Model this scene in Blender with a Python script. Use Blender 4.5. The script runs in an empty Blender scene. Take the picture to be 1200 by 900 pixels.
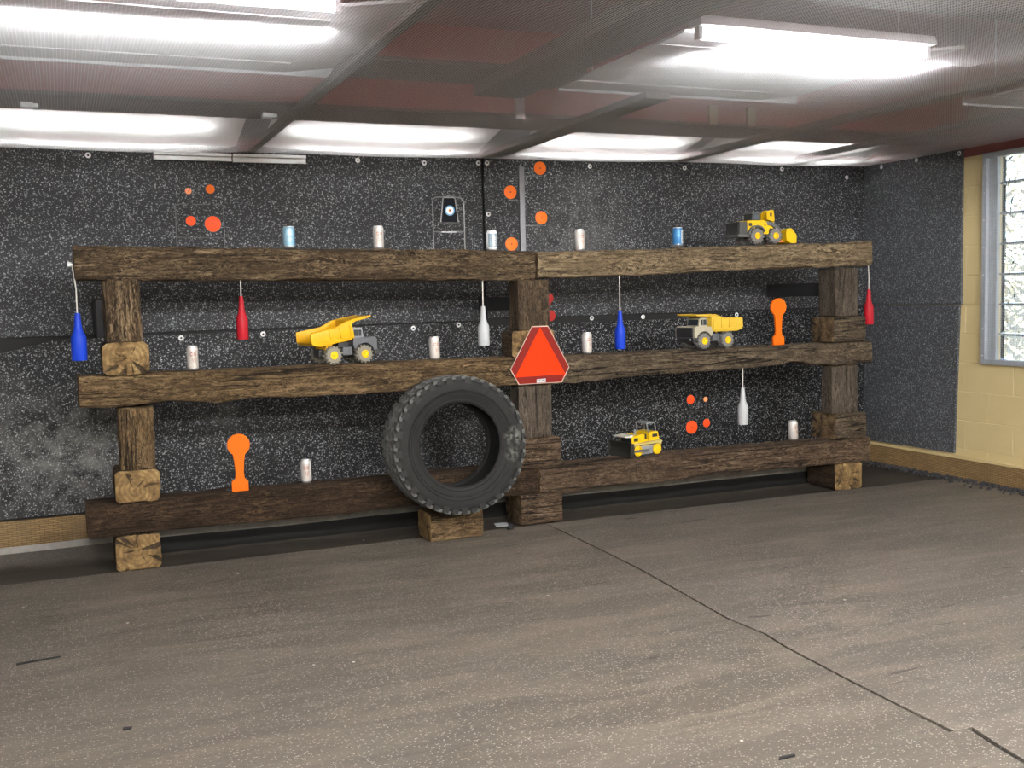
import bpy, bmesh, math, random
from math import sin, cos, pi, radians
from mathutils import Vector, Matrix, noise
import numpy as np
random.seed(7)
C = bpy.context.scene
COL = C.collection

# ------------------------------------------------------------------ helpers
def link(name, me, mats=None, parent=None, loc=None, rot=None):
    o = bpy.data.objects.new(name, me); COL.objects.link(o)
    if mats:
        for m in (mats if isinstance(mats, (list, tuple)) else [mats]): me.materials.append(m)
    if parent: o.parent = parent
    if loc: o.location = loc
    if rot: o.rotation_euler = rot
    return o

def tag(o, label=None, cat=None, group=None, kind=None):
    if label: o['label'] = label
    if cat: o['category'] = cat
    if group: o['group'] = group
    if kind: o['kind'] = kind
    return o

def thing(name, label, cat, loc=(0, 0, 0), rotz=0, group=None):
    o = bpy.data.objects.new(name, None); COL.objects.link(o)
    o.location = loc; o.rotation_euler = (0, 0, rotz); o.empty_display_size = .1
    return tag(o, label, cat, group)

class MB:
    """collects shapes, becomes ONE mesh object"""
    def __init__(s): s.v = []; s.f = []; s.sm = []; s.mi = []
    def add(s, vs, fs, smooth=False, mi=0, M=None):
        b = len(s.v)
        for v in vs:
            v = Vector(v)
            s.v.append(tuple(M @ v) if M else tuple(v))
        for f in fs:
            s.f.append([b + i for i in f]); s.sm.append(smooth); s.mi.append(mi)
        return s
    def bm(s, bm, smooth=False, mi=0, M=None):
        bm.verts.index_update()
        s.add([v.co[:] for v in bm.verts], [[v.index for v in f.verts] for f in bm.faces], smooth, mi, M); bm.free(); return s
    def box(s, a, b, bev=0, M=None, mi=0, seg=2):
        bm = bmesh.new(); bmesh.ops.create_cube(bm, size=1)
        for v in bm.verts:
            v.co = Vector([(a[i] + b[i]) / 2 + v.co[i] * (b[i] - a[i]) for i in range(3)])
        if bev: bmesh.ops.bevel(bm, geom=bm.edges[:], offset=bev, segments=seg, profile=.6, affect='EDGES')
        return s.bm(bm, False, mi, M)
    def prism(s, poly, t0, t1, ax=1, bev=0, M=None, mi=0):
        """poly of 2D points extruded along axis ax; 2D plane: ax 0->(y,z) 1->(x,z) 2->(x,y)"""
        def P(u, w, t): return {0: (t, u, w), 1: (u, t, w), 2: (u, w, t)}[ax]
        bm = bmesh.new()
        va = [bm.verts.new(P(u, w, t0)) for u, w in poly]; vb = [bm.verts.new(P(u, w, t1)) for u, w in poly]
        n = len(poly); bm.faces.new(va); bm.faces.new(vb[::-1])
        for i in range(n): bm.faces.new([va[i], vb[i], vb[(i + 1) % n], va[(i + 1) % n]])
        bmesh.ops.recalc_face_normals(bm, faces=bm.faces[:])
        if bev:
            try: bmesh.ops.bevel(bm, geom=bm.edges[:], offset=bev, segments=2, profile=.6, affect='EDGES')
            except Exception: pass
        return s.bm(bm, False, mi, M)
    def lathe(s, prof, n=32, M=None, smooth=True, mi=0, closed=False):
        """profile of (r, z) round the local z axis"""
        vs = []; fs = []; m = len(prof)
        for r, z in prof:
            for k in range(n):
                a = 2 * pi * k / n; vs.append((r * cos(a), r * sin(a), z))
        for i in range(m if closed else m - 1):
            j = (i + 1) % m
            for k in range(n):
                fs.append([i * n + k, i * n + (k + 1) % n, j * n + (k + 1) % n, j * n + k])
        if not closed:
            if prof[0][0] > 1e-6: fs.append(list(range(n))[::-1])
            if prof[-1][0] > 1e-6: fs.append([(m - 1) * n + k for k in range(n)])
        return s.add(vs, fs, smooth, mi, M)
    def tube(s, pts, r, n=8, M=None, mi=0, caps=True, smooth=True):
        pts = [Vector(p) for p in pts]; vs = []; fs = []; up = None
        for i, p in enumerate(pts):
            t = (pts[min(i + 1, len(pts) - 1)] - pts[max(i - 1, 0)]).normalized()
            if up is None: up = t.orthogonal().normalized()
            up = (up - t * up.dot(t)).normalized(); w = t.cross(up)
            for k in range(n):
                a = 2 * pi * k / n; vs.append(p + r * (cos(a) * up + sin(a) * w))
        for i in range(len(pts) - 1):
            for k in range(n):
                fs.append([i * n + k, i * n + (k + 1) % n, (i + 1) * n + (k + 1) % n, (i + 1) * n + k])
        if caps: fs.append(list(range(n))[::-1]); fs.append([(len(pts) - 1) * n + k for k in range(n)])
        return s.add(vs, fs, smooth, mi, M)
    def build(s, name, mats, parent=None, loc=None, rot=None, auto=True):
        me = bpy.data.meshes.new(name); me.from_pydata(s.v, [], s.f)
        me.polygons.foreach_set('use_smooth', s.sm); me.polygons.foreach_set('material_index', s.mi)
        o = link(name, me, mats, parent, loc, rot)
        bm = bmesh.new(); bm.from_mesh(me); bmesh.ops.recalc_face_normals(bm, faces=bm.faces[:]); bm.to_mesh(me); bm.free()
        if auto and any(s.sm):
            try: me.set_sharp_from_angle(angle=radians(42))
            except Exception: pass
        me.update(); return o

def RX(a): return Matrix.Rotation(a, 4, 'X')
def RY(a): return Matrix.Rotation(a, 4, 'Y')
def RZ(a): return Matrix.Rotation(a, 4, 'Z')
def T(x, y, z): return Matrix.Translation((x, y, z))

# ------------------------------------------------------------------ materials
class G:
    """tiny node-graph helper"""
    def __init__(s, name):
        s.m = bpy.data.materials.new(name); s.m.use_nodes = True; s.t = s.m.node_tree
        s.b = s.t.nodes['Principled BSDF']; s.out = s.t.nodes['Material Output']
    def n(s, typ, inp=None, **props):
        x = s.t.nodes.new('ShaderNode' + typ)
        for k, v in props.items(): setattr(x, k, v)
        for k, v in (inp or {}).items(): s.set(x.inputs[k], v)
        return x
    def set(s, sock, v):
        if isinstance(v, bpy.types.NodeSocket): s.t.links.new(v, sock)
        elif isinstance(v, (tuple, list)) and len(v) == 3 and sock.type == 'RGBA': sock.default_value = (*v, 1)
        else: sock.default_value = v
    def obj(s): return s.n('TexCoord').outputs['Object']
    def map(s, v, scale=(1, 1, 1), loc=(0, 0, 0)):
        return s.n('Mapping', {'Vector': v, 'Scale': scale, 'Location': loc}).outputs[0]
    def noise(s, v, scale=5, detail=4, rough=.55, dist=0):
        return s.n('TexNoise', {'Vector': v, 'Scale': scale, 'Detail': detail, 'Roughness': rough, 'Distortion': dist}).outputs[0]
    def ramp(s, f, stops, interp='LINEAR'):
        x = s.n('ValToRGB', {'Fac': f}); x.color_ramp.interpolation = interp; e = x.color_ramp.elements
        while len(e) < len(stops): e.new(.5)
        for i, (p, c) in enumerate(stops):
            e[i].position = p; e[i].color = (c, c, c, 1) if isinstance(c, (int, float)) else (*c, 1)
        return x.outputs[0]
    def mix(s, f, a, b, mode='MIX'):
        x = s.n('Mix', data_type='RGBA', blend_type=mode)
        for k, v in ((0, f), (6, a), (7, b)): s.set(x.inputs[k], v)
        return x.outputs[2]
    def math(s, op, a, b=0.0, c=0.0):
        x = s.n('Math', operation=op); s.set(x.inputs[0], a); s.set(x.inputs[1], b); s.set(x.inputs[2], c); return x.outputs[0]
    def bump(s, h, st=.3, d=.01, normal=None):
        i = {'Height': h, 'Strength': st, 'Distance': d}
        if normal: i['Normal'] = normal
        return s.n('Bump', i).outputs[0]
    def p(s, **kw):
        nm = {'col': 'Base Color', 'rough': 'Roughness', 'metal': 'Metallic', 'normal': 'Normal', 'trans': 'Transmission Weight', 'ior': 'IOR',
              'spec': 'Specular IOR Level', 'coat': 'Coat Weight', 'ecol': 'Emission Color', 'estr': 'Emission Strength', 'alpha': 'Alpha'}
        for k, v in kw.items(): s.set(s.b.inputs[nm[k]], v)
        return s.m

def plain(name, col, rough=.5, metal=0, wear=.12, scale=30, bump=0.0, spec=.5):
    g = G(name); v = g.obj(); f = g.noise(v, scale, 5, .6)
    c = g.mix(f, tuple(x * (1 - wear) for x in col), tuple(min(1, x * (1 + wear)) for x in col))
    r = g.math('MULTIPLY_ADD', f, .2, rough - .1)
    kw = dict(col=c, rough=r, metal=metal, spec=spec)
    if bump: kw['normal'] = g.bump(g.noise(v, scale * 6, 3), bump, .002)
    return g.p(**kw)

def wood(name, dark, mid, light, seed=0, crack=.5):
    g = G(name); v = g.map(g.obj(), (1, 1, 1), (seed * 3.1, seed * 1.7, seed * .9))
    a = g.noise(g.map(v, (2.6, 24, 24)), 1, 8, .72, .9)
    fib = g.noise(g.map(v, (9, 130, 130)), 1, 6, .7, 1.2)
    blot = g.noise(g.map(v, (3, 7, 7)), 1, 4, .6)
    chip = g.noise(g.map(v, (16, 55, 40)), 1, 6, .65, 2.0)
    c = g.ramp(a, [(.36, dark), (.5, mid), (.64, light)])
    c = g.mix(g.ramp(fib, [(.40, .85), (.55, 0.0)]), c, dark)
    c = g.mix(g.ramp(chip, [(.52, 0.0), (.62, .7)]), c, light)
    squig = g.noise(g.map(v, (15, 48, 48), (2, 7, 4)), 1, 3, .55, 2.6)
    rl = g.ramp(squig, [(.455, 0.0), (.49, .85), (.51, .85), (.545, 0.0)])
    rl = g.math('MULTIPLY', rl, g.ramp(g.noise(g.map(v, (5, 14, 14), (9, 2, 3)), 1, 3), [(.4, .15), (.6, 1.0)]))
    squig2 = g.noise(g.map(v, (11, 52, 52), (8, 1, 6)), 1, 4, .6, 1.8)
    dl = g.ramp(squig2, [(.40, .9), (.47, 0.0)])
    c = g.mix(dl, c, dark)
    c = g.mix(rl, c, light)
    c = g.mix(g.ramp(blot, [(.4, .55), (.62, 0.0)]), c, tuple(x * .6 for x in mid))
    ck = g.ramp(g.noise(g.map(v, (.9, 17, 21)), 1, 3, .5, .4), [(.468, 0.0), (.494, 1.0), (.506, 1.0), (.532, 0.0)])
    ck = g.math('MULTIPLY', ck, g.ramp(g.noise(g.map(v, (1.5, 9, 9), (5, 5, 5)), 1, 2), [(.40, 0.0), (.54, crack)]))
    c = g.mix(ck, c, (.012, .009, .007))
    h = g.math('ADD', g.math('MULTIPLY', a, .8), g.math('ADD', g.math('MULTIPLY', fib, .5), g.math('MULTIPLY', chip, .7)))
    h = g.math('SUBTRACT', g.math('ADD', g.math('SUBTRACT', h, g.math('MULTIPLY', dl, .5)), g.math('MULTIPLY', rl, .5)), ck)
    return g.p(col=c, rough=.88, spec=.25, normal=g.bump(h, 1.0, .022))

def endgrain(name, dark, mid, light, seed=0, cy=0, cz=0):
    g = G(name); sp = g.n('SeparateXYZ', {0: g.obj()})
    y = g.math('SUBTRACT', sp.outputs[1], cy); z = g.math('SUBTRACT', sp.outputs[2], cz)
    v = g.n('CombineXYZ', {0: y, 1: z, 2: seed * 1.0}).outputs[0]
    wob = g.noise(g.map(v, (1, 1, 1), (seed, seed, 0)), 9, 4, .6)
    r = g.math('SQRT', g.math('ADD', g.math('MULTIPLY', y, y), g.math('MULTIPLY', z, z)))
    rr = g.math('ADD', g.math('MULTIPLY', r, 260), g.math('MULTIPLY', wob, 14))
    ring = g.math('MULTIPLY_ADD', g.math('SINE', rr), .5, .5)
    ang = g.n('TexGradient', {0: v}, gradient_type='RADIAL').outputs[1]
    av = g.n('CombineXYZ', {0: g.math('MULTIPLY', ang, 16), 1: g.math('MULTIPLY', r, 6), 2: seed * 2.3}).outputs[0]
    rad = g.noise(av, 1, 3, .5, .2)
    crk = g.ramp(rad, [(.36, 1.0), (.42, 0.0)])
    blot = g.noise(g.map(v, (1, 1, 1), (seed * 2, 3, 1)), 14, 5, .65)
    c = g.ramp(blot, [(.32, dark), (.5, mid), (.68, light)])
    c = g.mix(g.math('MULTIPLY', ring, .5), c, tuple(x * .5 for x in mid))
    c = g.mix(g.math('MULTIPLY', crk, .85), c, (.015, .011, .008))
    h = g.math('SUBTRACT', g.math('ADD', g.math('MULTIPLY', ring, .3), blot), g.math('MULTIPLY', crk, 1.5))
    return g.p(col=c, rough=.85, spec=.25, normal=g.bump(h, .7, .008))

def speckled(name, base, speck, scale=95, amount=.2, rough=.7, dust=None, bumpy=.25, dustcol=(.3, .3, .285)):
    g = G(name); v = g.obj()
    vv = g.n('VectorMath', {0: v, 1: g.n('VectorMath', {0: g.n('TexNoise', {'Vector': v, 'Scale': 60, 'Detail': 2}).outputs[1], 1: (.5, .5, .5)}, operation='SUBTRACT').outputs[0]}, operation='ADD')
    vv = g.n('VectorMath', {0: g.n('VectorMath', {0: g.n('TexNoise', {'Vector': v, 'Scale': 60, 'Detail': 2}).outputs[1], 1: (.5, .5, .5)}, operation='SUBTRACT').outputs[0], 'Scale': .016}, operation='SCALE').outputs[0]
    vv = g.n('VectorMath', {0: v, 1: vv}, operation='ADD').outputs[0]
    vo = g.n('TexVoronoi', {'Vector': vv, 'Scale': scale})
    sp = g.n('SeparateColor', {0: vo.outputs['Color']})
    on = g.ramp(sp.outputs[0], [(1 - amount - .01, 0.0), (1 - amount + .01, 1.0)])
    size = g.ramp(g.math('MULTIPLY', vo.outputs['Distance'], g.math('MULTIPLY_ADD', sp.outputs[1], 1.2, .7)), [(.38, 1.0), (.56, 0.0)])
    m = g.math('MULTIPLY', g.math('MULTIPLY', on, size), g.math('MULTIPLY_ADD', sp.outputs[2], .75, .25))
    b = g.mix(g.noise(v, 3, 4, .6), tuple(x * .75 for x in base), tuple(x * 1.3 for x in base))
    c = g.mix(m, b, speck)
    if dust:
        for (px, py, pz, rad, k) in dust:
            d = g.n('VectorMath', {0: v, 1: (px, py, pz)}, operation='DISTANCE').outputs['Value']
            k_ = g.math('MULTIPLY', g.ramp(g.math('DIVIDE', d, rad), [(.15, 1.0), (1.0, 0.0)]), g.ramp(g.noise(v, 9, 7, .7), [(.38, 0.0), (.7, k)]))
            c = g.mix(k_, c, dustcol)
    h = g.math('ADD', g.noise(v, 130, 3, .6), g.math('MULTIPLY', m, .3))
    return g.p(col=c, rough=rough, spec=.25, normal=g.bump(h, bumpy, .006))

def emit(name, col, st):
    g = G(name); return g.p(col=(.9, .9, .9), ecol=col, estr=st)

# palette
TUBE = emit('lit_tube', (1, .99, .98), 26)
FILL_ROOM = emit('fill_tube_room', (1, .985, .96), 150)
FILL_FAR = emit('fill_tube_far', (1, .985, .96), 150)
TUBE_BACK = emit('lit_tube_back', (1, .99, .98), 15)
WHITE_SHEET = plain('white_painted_sheet', (.33, .33, .345), .8, 0, .06, 8, spec=.1)
GALV = plain('galvanised_steel', (.62, .64, .66), .38, .85, .2, 25)
WIRE = plain('galvanised_wire', (.68, .69, .7), .45, .6, .05, 10)
BLACK_STEEL = plain('black_steel', (.02, .02, .022), .45, .3, .3, 40)
GREY_STEEL = plain('grey_steel', (.11, .11, .115), .4, .6, .25, 40)
BLACK_WOOD = plain('black_painted_wood', (.016, .016, .018), .7, 0, .4, 30, .3)
ORANGE = plain('orange_paint', (.8, .15, .012), .5, 0, .06, 60, spec=.18)
ORANGE_DEEP = plain('orange_red_paint', (.75, .062, .008), .5, 0, .06, 60, spec=.18)
ORANGE_PALE = plain('faded_orange_paint', (.9, .3, .13), .5, 0, .06, 60, spec=.18)
PADDLE = plain('bright_orange_rubber', (.68, .125, .001), .6, 0, .03, 40, spec=.18)
RED = plain('dull_red_paint', (.3, .016, .014), .5, 0, .15, 60, spec=.18)
YEL = plain('toy_yellow', (.66, .36, .01), .35, 0, .08, 60, spec=.18)
YEL2 = plain('toy_bright_yellow', (.74, .46, .01), .35, 0, .06, 60, spec=.18)
CREAM = plain('dusty_cream_plastic', (.36, .335, .25), .5, 0, .15, 60)
TOYGREY = plain('toy_grey_plastic', (.085, .092, .105), .45, 0, .15, 60)
TOYLIGHT = plain('toy_light_grey', (.22, .23, .25), .4, 0, .12, 60)
TOYBLACK = plain('toy_black_plastic', (.022, .022, .024), .45, 0, .3, 60)
TYRE_TOY = plain('dusty_toy_tyre', (.2, .185, .15), .8, 0, .25, 50, .3)
TYRE_TOY2 = plain('grey_toy_tyre', (.15, .145, .14), .8, 0, .25, 50, .3)
GLASSY = plain('dark_toy_window', (.03, .04, .05), .15, 0, .1, 20)
BLADE = plain('dark_dozer_blade', (.035, .034, .03), .4, .3, .3, 40)
BLUE_B = plain('blue_polymer', (.01, .045, .45), .4, 0, .08, 40, spec=.18)
RED_B = plain('red_polymer', (.38, .012, .022), .4, 0, .08, 40, spec=.18)
WHITE_B = plain('white_polymer', (.42, .44, .46), .4, 0, .05, 40)
CORD = plain('white_cord', (.62, .6, .55), .8, 0, .1, 200)
ALU = plain('brushed_aluminium', (.8, .8, .82), .3, .85, .06, 60)
CAN_SILVER = plain('silver_can_print', (.66, .64, .62), .35, .35, .06, 60)
CAN_BLUE = plain('pale_blue_can_print', (.3, .52, .66), .35, .3, .2, 25)
CAN_DBLUE = plain('blue_can_print', (.05, .22, .48), .35, .2, .2, 25)
CAN_WHITE = plain('white_can_print', (.78, .8, .82), .35, .1, .05, 25)
INK_RED = plain('faded_red_ink', (.3, .1, .07), .5, 0, .2, 40)
INK_GREY = plain('grey_ink', (.12, .14, .17), .5, 0, .2, 40)
WASHER = plain('white_plastic_washer', (.75, .76, .77), .4, 0, .05, 50)
TYRE = None

# ------------------------------------------------------------------ camera
cam_d = bpy.data.cameras.new('camera'); cam = bpy.data.objects.new('camera', cam_d); COL.objects.link(cam)
yaw, pit, rol = 0.3962495, 0.0804080, -0.0238489
fw = Vector((sin(yaw) * cos(pit), cos(yaw) * cos(pit), -sin(pit))); r0 = Vector((cos(yaw), -sin(yaw), 0)); u0 = r0.cross(fw)
r1 = r0 * cos(rol) + u0 * sin(rol); u1 = -r0 * sin(rol) + u0 * cos(rol)
Mx = Matrix((r1, u1, -fw)).transposed().to_4x4(); Mx.translation = (-.0641654, -5.9566071, 1.3966349)
cam.matrix_world = Mx
cam_d.sensor_width = 36; cam_d.lens = 1254.03 / 1200 * 36; cam_d.clip_start = .05
C.camera = cam

# ------------------------------------------------------------------ setting
X0, X1, Y0, Y1, ZT = -2.3, 5.97, -9.2, 1.0, 2.95
DARKWALL = plain('black_backing_paint', (.012, .012, .013), .8, 0, .3, 20)
def slab(name, a, b, mat, kind='structure', label=None, cat=None):
    o = MB().box(a, b).build(name, mat); return tag(o, label, cat, None, kind)
SUB = plain('dark_subfloor', (.012, .011, .01), .9, 0, .3, 10)
slab('floor', (X0, Y0, -.11), (X1 + .2, Y1 + .2, -.01), SUB)
slab('wall_back', (X0, Y1, -.01), (X1 + .2, Y1 + .15, ZT), DARKWALL)
PAINTGREY = plain('pale_wall_paint', (.5, .48, .42), .7, 0, .05, 4)
slab('wall_left', (X0 - .15, Y0, -.01), (X0, Y1, ZT), PAINTGREY)
slab('wall_rear', (X0, Y0 - .15, -.01), (X1, Y0, ZT), PAINTGREY)
g = G('dark_red_deck'); v = g.obj()
deck = g.p(col=g.mix(g.noise(g.map(v, (1, 9, 1)), 2, 4), (.12, .032, .035), (.2, .055, .058)), rough=.8)
slab('ceiling', (X0 - .15, Y0 - .15, ZT), (X1 + .2, Y1 + .15, ZT + .1), deck)

# right wall: painted concrete blocks with a window opening
PITCH, ZB = .2108, .0045
g = G('yellow_block_paint'); v = g.obj()
yel = g.p(col=g.mix(g.noise(v, 4, 5, .6), (.60, .49, .25), (.69, .565, .305)), rough=.55, normal=g.bump(g.noise(v, 90, 4, .6), .25, .004))
WY0, WY1 = -2.42, -.24
mb = MB()
for k in range(11):
    z0 = ZB + PITCH * k; z1 = z0 + PITCH; y = Y1 - (.21 if k % 2 else 0) ; first = True
    ya = Y1
    edges = [Y1] + [Y1 - (.215 if k % 2 else .43) - .43 * i for i in range(30)]
    for a, b in zip(edges, edges[1:]):
        b = max(b, Y0)
        if a <= Y0: break
        segs = [(b, a)]
        if 4 <= k < 11:
            segs = []
            if a > WY1: segs.append((max(b, WY1), a))
            if b < WY0: segs.append((b, min(a, WY0)))
        for s0, s1 in segs:
            if s1 - s0 > .02: mb.box((X1, s0, z0), (X1 + .2, s1, z1), .0035, seg=1)
mb.box((X1, Y0, -.01), (X1 + .2, Y1, ZB))
tag(mb.build('wall_right', yel), kind='structure')
g = G('dull_red_paint_band'); REDBAND = g.p(col=g.mix(g.noise(g.obj(), 6, 4), (.19, .06, .06), (.27, .09, .085)), rough=.6)
slab('trim_1', (X1, Y0, ZB + PITCH * 11), (X1 + .2, Y1, ZT), REDBAND)

# glass block window with a galvanised guard frame and wire screen
win = tag(bpy.data.objects.new('window_1', None), kind='structure'); COL.objects.link(win)
win.location = (X1, WY1, ZB + PITCH * 4)
g = G('wavy_glass'); v = g.obj()
GLASS = g.p(col=(.93, .97, 1), rough=.06, trans=1.0, ior=1.45, normal=g.bump(g.noise(v, 9, 2, .5, .8), .6, .04))
WH = PITCH * 7
mb = MB(); mort = MB()
ncol = 9; cw = (WY1 - WY0 - .11 - .05) / ncol
for i in range(ncol):
    for k in range(7):
        y1 = -.11 - cw * i; z0 = PITCH * k
        if k == 0: z0 += .03
        mb.box((.035, y1 - cw + .006, z0 + .006), (.10, y1 - .006, PITCH * (k + 1) - .006 - (.02 if k == 6 else 0)), .006)
for i in range(ncol + 1): mort.box((.045, -.11 - cw * i - .006, 0), (.09, -.11 - cw * i + .006, WH))
for k in range(8): mort.box((.046, WY0 - WY1, PITCH * k - .006), (.089, 0, PITCH * k + .006))
mb.build('glass_blocks', GLASS, win)
mort.build('mortar', plain('grey_mortar', (.3, .32, .34), .8, 0, .1, 20), win)
mb = MB()
D = WY0 - WY1
mb.box((-.03, -.035, 0), (-.001, -.0, WH)); mb.box((-.03, D, 0), (-.001, D + .035, WH)); mb.box((-.03, D + .036, 0), (-.001, -.036, .035)); mb.box((-.03, D + .036, WH - .035), (-.001, -.036, WH))
mb.box((.0, -.105, 0), (.03, -.001, WH), .004); mb.box((.0, D, 0), (.03, D + .05, WH), .004); mb.box((.001, D + .05, 0), (.03, -.106, .03)); mb.box((.001, D + .05, WH - .02), (.03, -.106, WH))
mb.build('window_frame', plain('dull_galvanised_frame', (.46, .5, .55), .45, .4, .2, 20), win)
mb = MB()
for i in range(8): mb.lathe([(.006, 0), (.006, .003), (.003, .006), (0, .006)], 10, T(-.03, -.018, .06 + .19 * i) @ RY(-pi / 2))
mb.build('screw', GALV, win)
mb = MB(); p_ = .0127
for i in range(int(-D / p_)): mb.box((-.016, -p_ * i - .0006, .0), (-.0148, -p_ * i + .0006, WH))
for k in range(int(WH / p_)): mb.box((-.0148, D, p_ * k - .0006), (-.0136, 0, p_ * k + .0006))
mb.build('wire_screen', WIRE, win)

# ------------------------------------------------------------------ outdoors seen through the glass
g = G('winter_grass'); OUT = g.p(col=g.mix(g.noise(g.obj(), 1.2, 5), (.25, .22, .13), (.4, .38, .3)), rough=.9)
slab('ground', (X1 + .25, -40, -.3), (60, 40, -.2), OUT)
BARK = plain('pale_bark', (.3, .22, .12), .9, 0, .3, 6, .5)
def bare_tree(x, y, s, label):
    t = thing('bare_tree', label, 'tree', (x, y, -.2))
    mb = MB(); random.seed(int(y * 10) + 900)
    mb.tube([(0, 0, 0), (.05 * s, .04, 1.2 * s), (-.03, .1, 2.4 * s), (0, .12, 3.8 * s)], .15 * s, 10)
    mb.build('trunk', BARK, t)
    for i in range(9):
        z = (1.0 + .3 * i) * s; a = random.uniform(0, 2 * pi); L = random.uniform(.8, 1.5) * s
        mb = MB(); mb.tube([(0, .08, z), (cos(a) * L * .5, .08 + sin(a) * L * .5, z + .3 * s), (cos(a) * L, .08 + sin(a) * L, z + .95 * s)], .04 * s, 6)
        mb.build('branch', BARK, t)
bare_tree(9.2, .75, 1.3, 'bare brown tree outside the glass block window')

# ------------------------------------------------------------------ wall mats
WM = lambda n, dust=None, sp=(.36, .375, .395), base=(.028, .0295, .0335), am=.54: speckled(n, base, sp, 135, am, .62, dust)
ym, yt = .978, .998
def wall_mat(label, poly, mat, washers, ax=1, at=ym, t=.02):
    o = tag(MB().prism(poly, at, at + t, ax, .002).build('rubber_wall_mat', mat), label, 'rubber mat', 'rubber mats lining the walls')
    for (u, z) in washers:
        M = T(u, at, z) @ RX(pi / 2) if ax == 1 else T(at, u, z) @ RY(-pi / 2)
        w = MB().lathe([(.005, 0), (.016, 0), (.017, .002), (.013, .005), (.006, .005)], 16, M).build('washer', WASHER, o)
        MB().lathe([(.0065, .003), (.0065, .0055), (0, .0062)], 10, M).build('screw', BLACK_STEEL, w)
    return o
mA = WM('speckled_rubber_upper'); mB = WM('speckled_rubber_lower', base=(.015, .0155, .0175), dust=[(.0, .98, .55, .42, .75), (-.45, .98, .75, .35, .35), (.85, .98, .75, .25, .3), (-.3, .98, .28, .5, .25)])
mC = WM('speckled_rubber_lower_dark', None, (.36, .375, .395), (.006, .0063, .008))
mD = WM('speckled_rubber_upper_right', [(3.4, .98, 1.85, .5, .35)])
mE = speckled('speckled_rubber_side', (.066, .070, .078), (.32, .34, .37), 125, .52, .5, None, .7)
wall_mat('left upper speckled black rubber mat above the long left half of the rack', [(-2.2, 1.225), (2.645, 1.247), (2.645, 2.385), (-2.2, 2.36)], mA,
         [(.133, 2.303), (1.779, 2.318), (2.236, 2.313), (2.625, 2.322)])
wall_mat('upper speckled black rubber mat behind the orange four disc target post', [(2.665, 1.257), (4.30, 1.257), (4.30, 2.40), (2.665, 2.385)], mD,
         [(2.69, 2.325), (3.481, 2.321), (4.27, 2.329), (2.69, 1.976)])
wall_mat('upper speckled black rubber mat behind the toy loader, reaching the corner', [(4.303, 1.257), (5.955, 1.265), (5.955, 2.41), (4.303, 2.40)], mD,
         [(5.15, 2.343), (5.778, 2.291)])
wall_mat('left lower speckled black rubber mat with a pale dusty smudge', [(-2.2, .16), (2.60, .16), (2.60, 1.238), (.2, 1.214), (-.1, 1.21), (-.5, 1.12), (-2.2, 1.02)], mB,
         [(.615, 1.196), (1.119, 1.203), (2.123, 1.207), (2.449, 1.22)])
wall_mat('lower speckled black rubber mat behind the toy dozer', [(2.603, .16), (4.2, .16), (4.2, 1.21), (2.603, 1.207)], mC, [])
wall_mat('lower speckled black rubber mat behind the lower right posts', [(4.203, .16), (5.955, .165), (5.955, 1.25), (4.75, 1.245), (4.203, 1.21)], mC, [(4.723, 1.225)])
wall_mat('upper speckled black rubber mat on the side wall next to the window', [(.976, 1.275), (-.045, 1.272), (-.045, 2.40), (.976, 2.41)], mE,
         [(.776, 2.355), (.401, 2.36), (-.02, 2.355)], 0, 5.95)
wall_mat('lower speckled black rubber mat on the side wall below the window height', [(.976, .172), (.008, .176), (-.03, 1.268), (.976, 1.270)], mE, [], 0, 5.95)
# screws sitting in the dark gap
for (x, z) in ((3.48, 1.236), (3.905, 1.232)):
    o = MB().lathe([(.005, 0), (.016, 0), (.017, .002), (.013, .005), (.006, .005)], 16, T(x, .988, z) @ RX(pi / 2)).build('washer', WASHER)
    tag(o, 'white washer in the dark mat gap, ' + ('left' if x < 3.7 else 'right') + ' of the pair by the hanging blue bottle', 'washer', 'washers in the mat gap')
    MB().lathe([(.0065, .003), (.0065, .0055), (0, .0062)], 10, T(x, .988, z) @ RX(pi / 2)).build('screw', BLACK_STEEL, o)
# plank skirting
g = G('brown_plank'); v = g.obj()
br = g.n('TexBrick', {'Vector': g.map(v, (1, 1, 1)), 'Scale': 1.0, 'Mortar Size': .003, 'Brick Width': .05, 'Row Height': .011, 'Color1': (.22, .13, .05, 1), 'Color2': (.32, .2, .085, 1), 'Mortar': (.07, .04, .02, 1)})
grain = g.noise(g.map(v, (12, 12, 60)), 1, 5, .6)
PLANKM = None
def plank_mat(name, swap):
    g = G(name); v = g.obj(); s = g.n('SeparateXYZ', {0: v})
    w = g.n('CombineXYZ', {0: s.outputs[1 if swap else 0], 1: s.outputs[2], 2: 0.0}).outputs[0]
    br = g.n('TexBrick', {'Vector': w, 'Scale': 1.0, 'Mortar Size': .0022, 'Mortar Smooth': .4, 'Brick Width': .05, 'Row Height': .0115, 'Color1': (.26, .165, .065, 1), 'Color2': (.36, .24, .1, 1), 'Mortar': (.1, .06, .028, 1)})
    c = g.mix(g.ramp(g.noise(v, 5, 4), [(.4, 0.0), (.7, .6)]), br.outputs[0], (.16, .1, .05))
    return g.p(col=c, rough=.7, normal=g.bump(br.outputs[1], -.3, .003))
slab('baseboard_back', (X0, .962, -.01), (5.93, .998, .148), plank_mat('brown_plank_back', False))
slab('baseboard_right', (5.93, Y0, -.01), (5.968, .998, .145), plank_mat('brown_plank_side', True))
slab('trim_2', (5.935, -1.5, .146), (5.968, .96, .16), yel)

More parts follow.
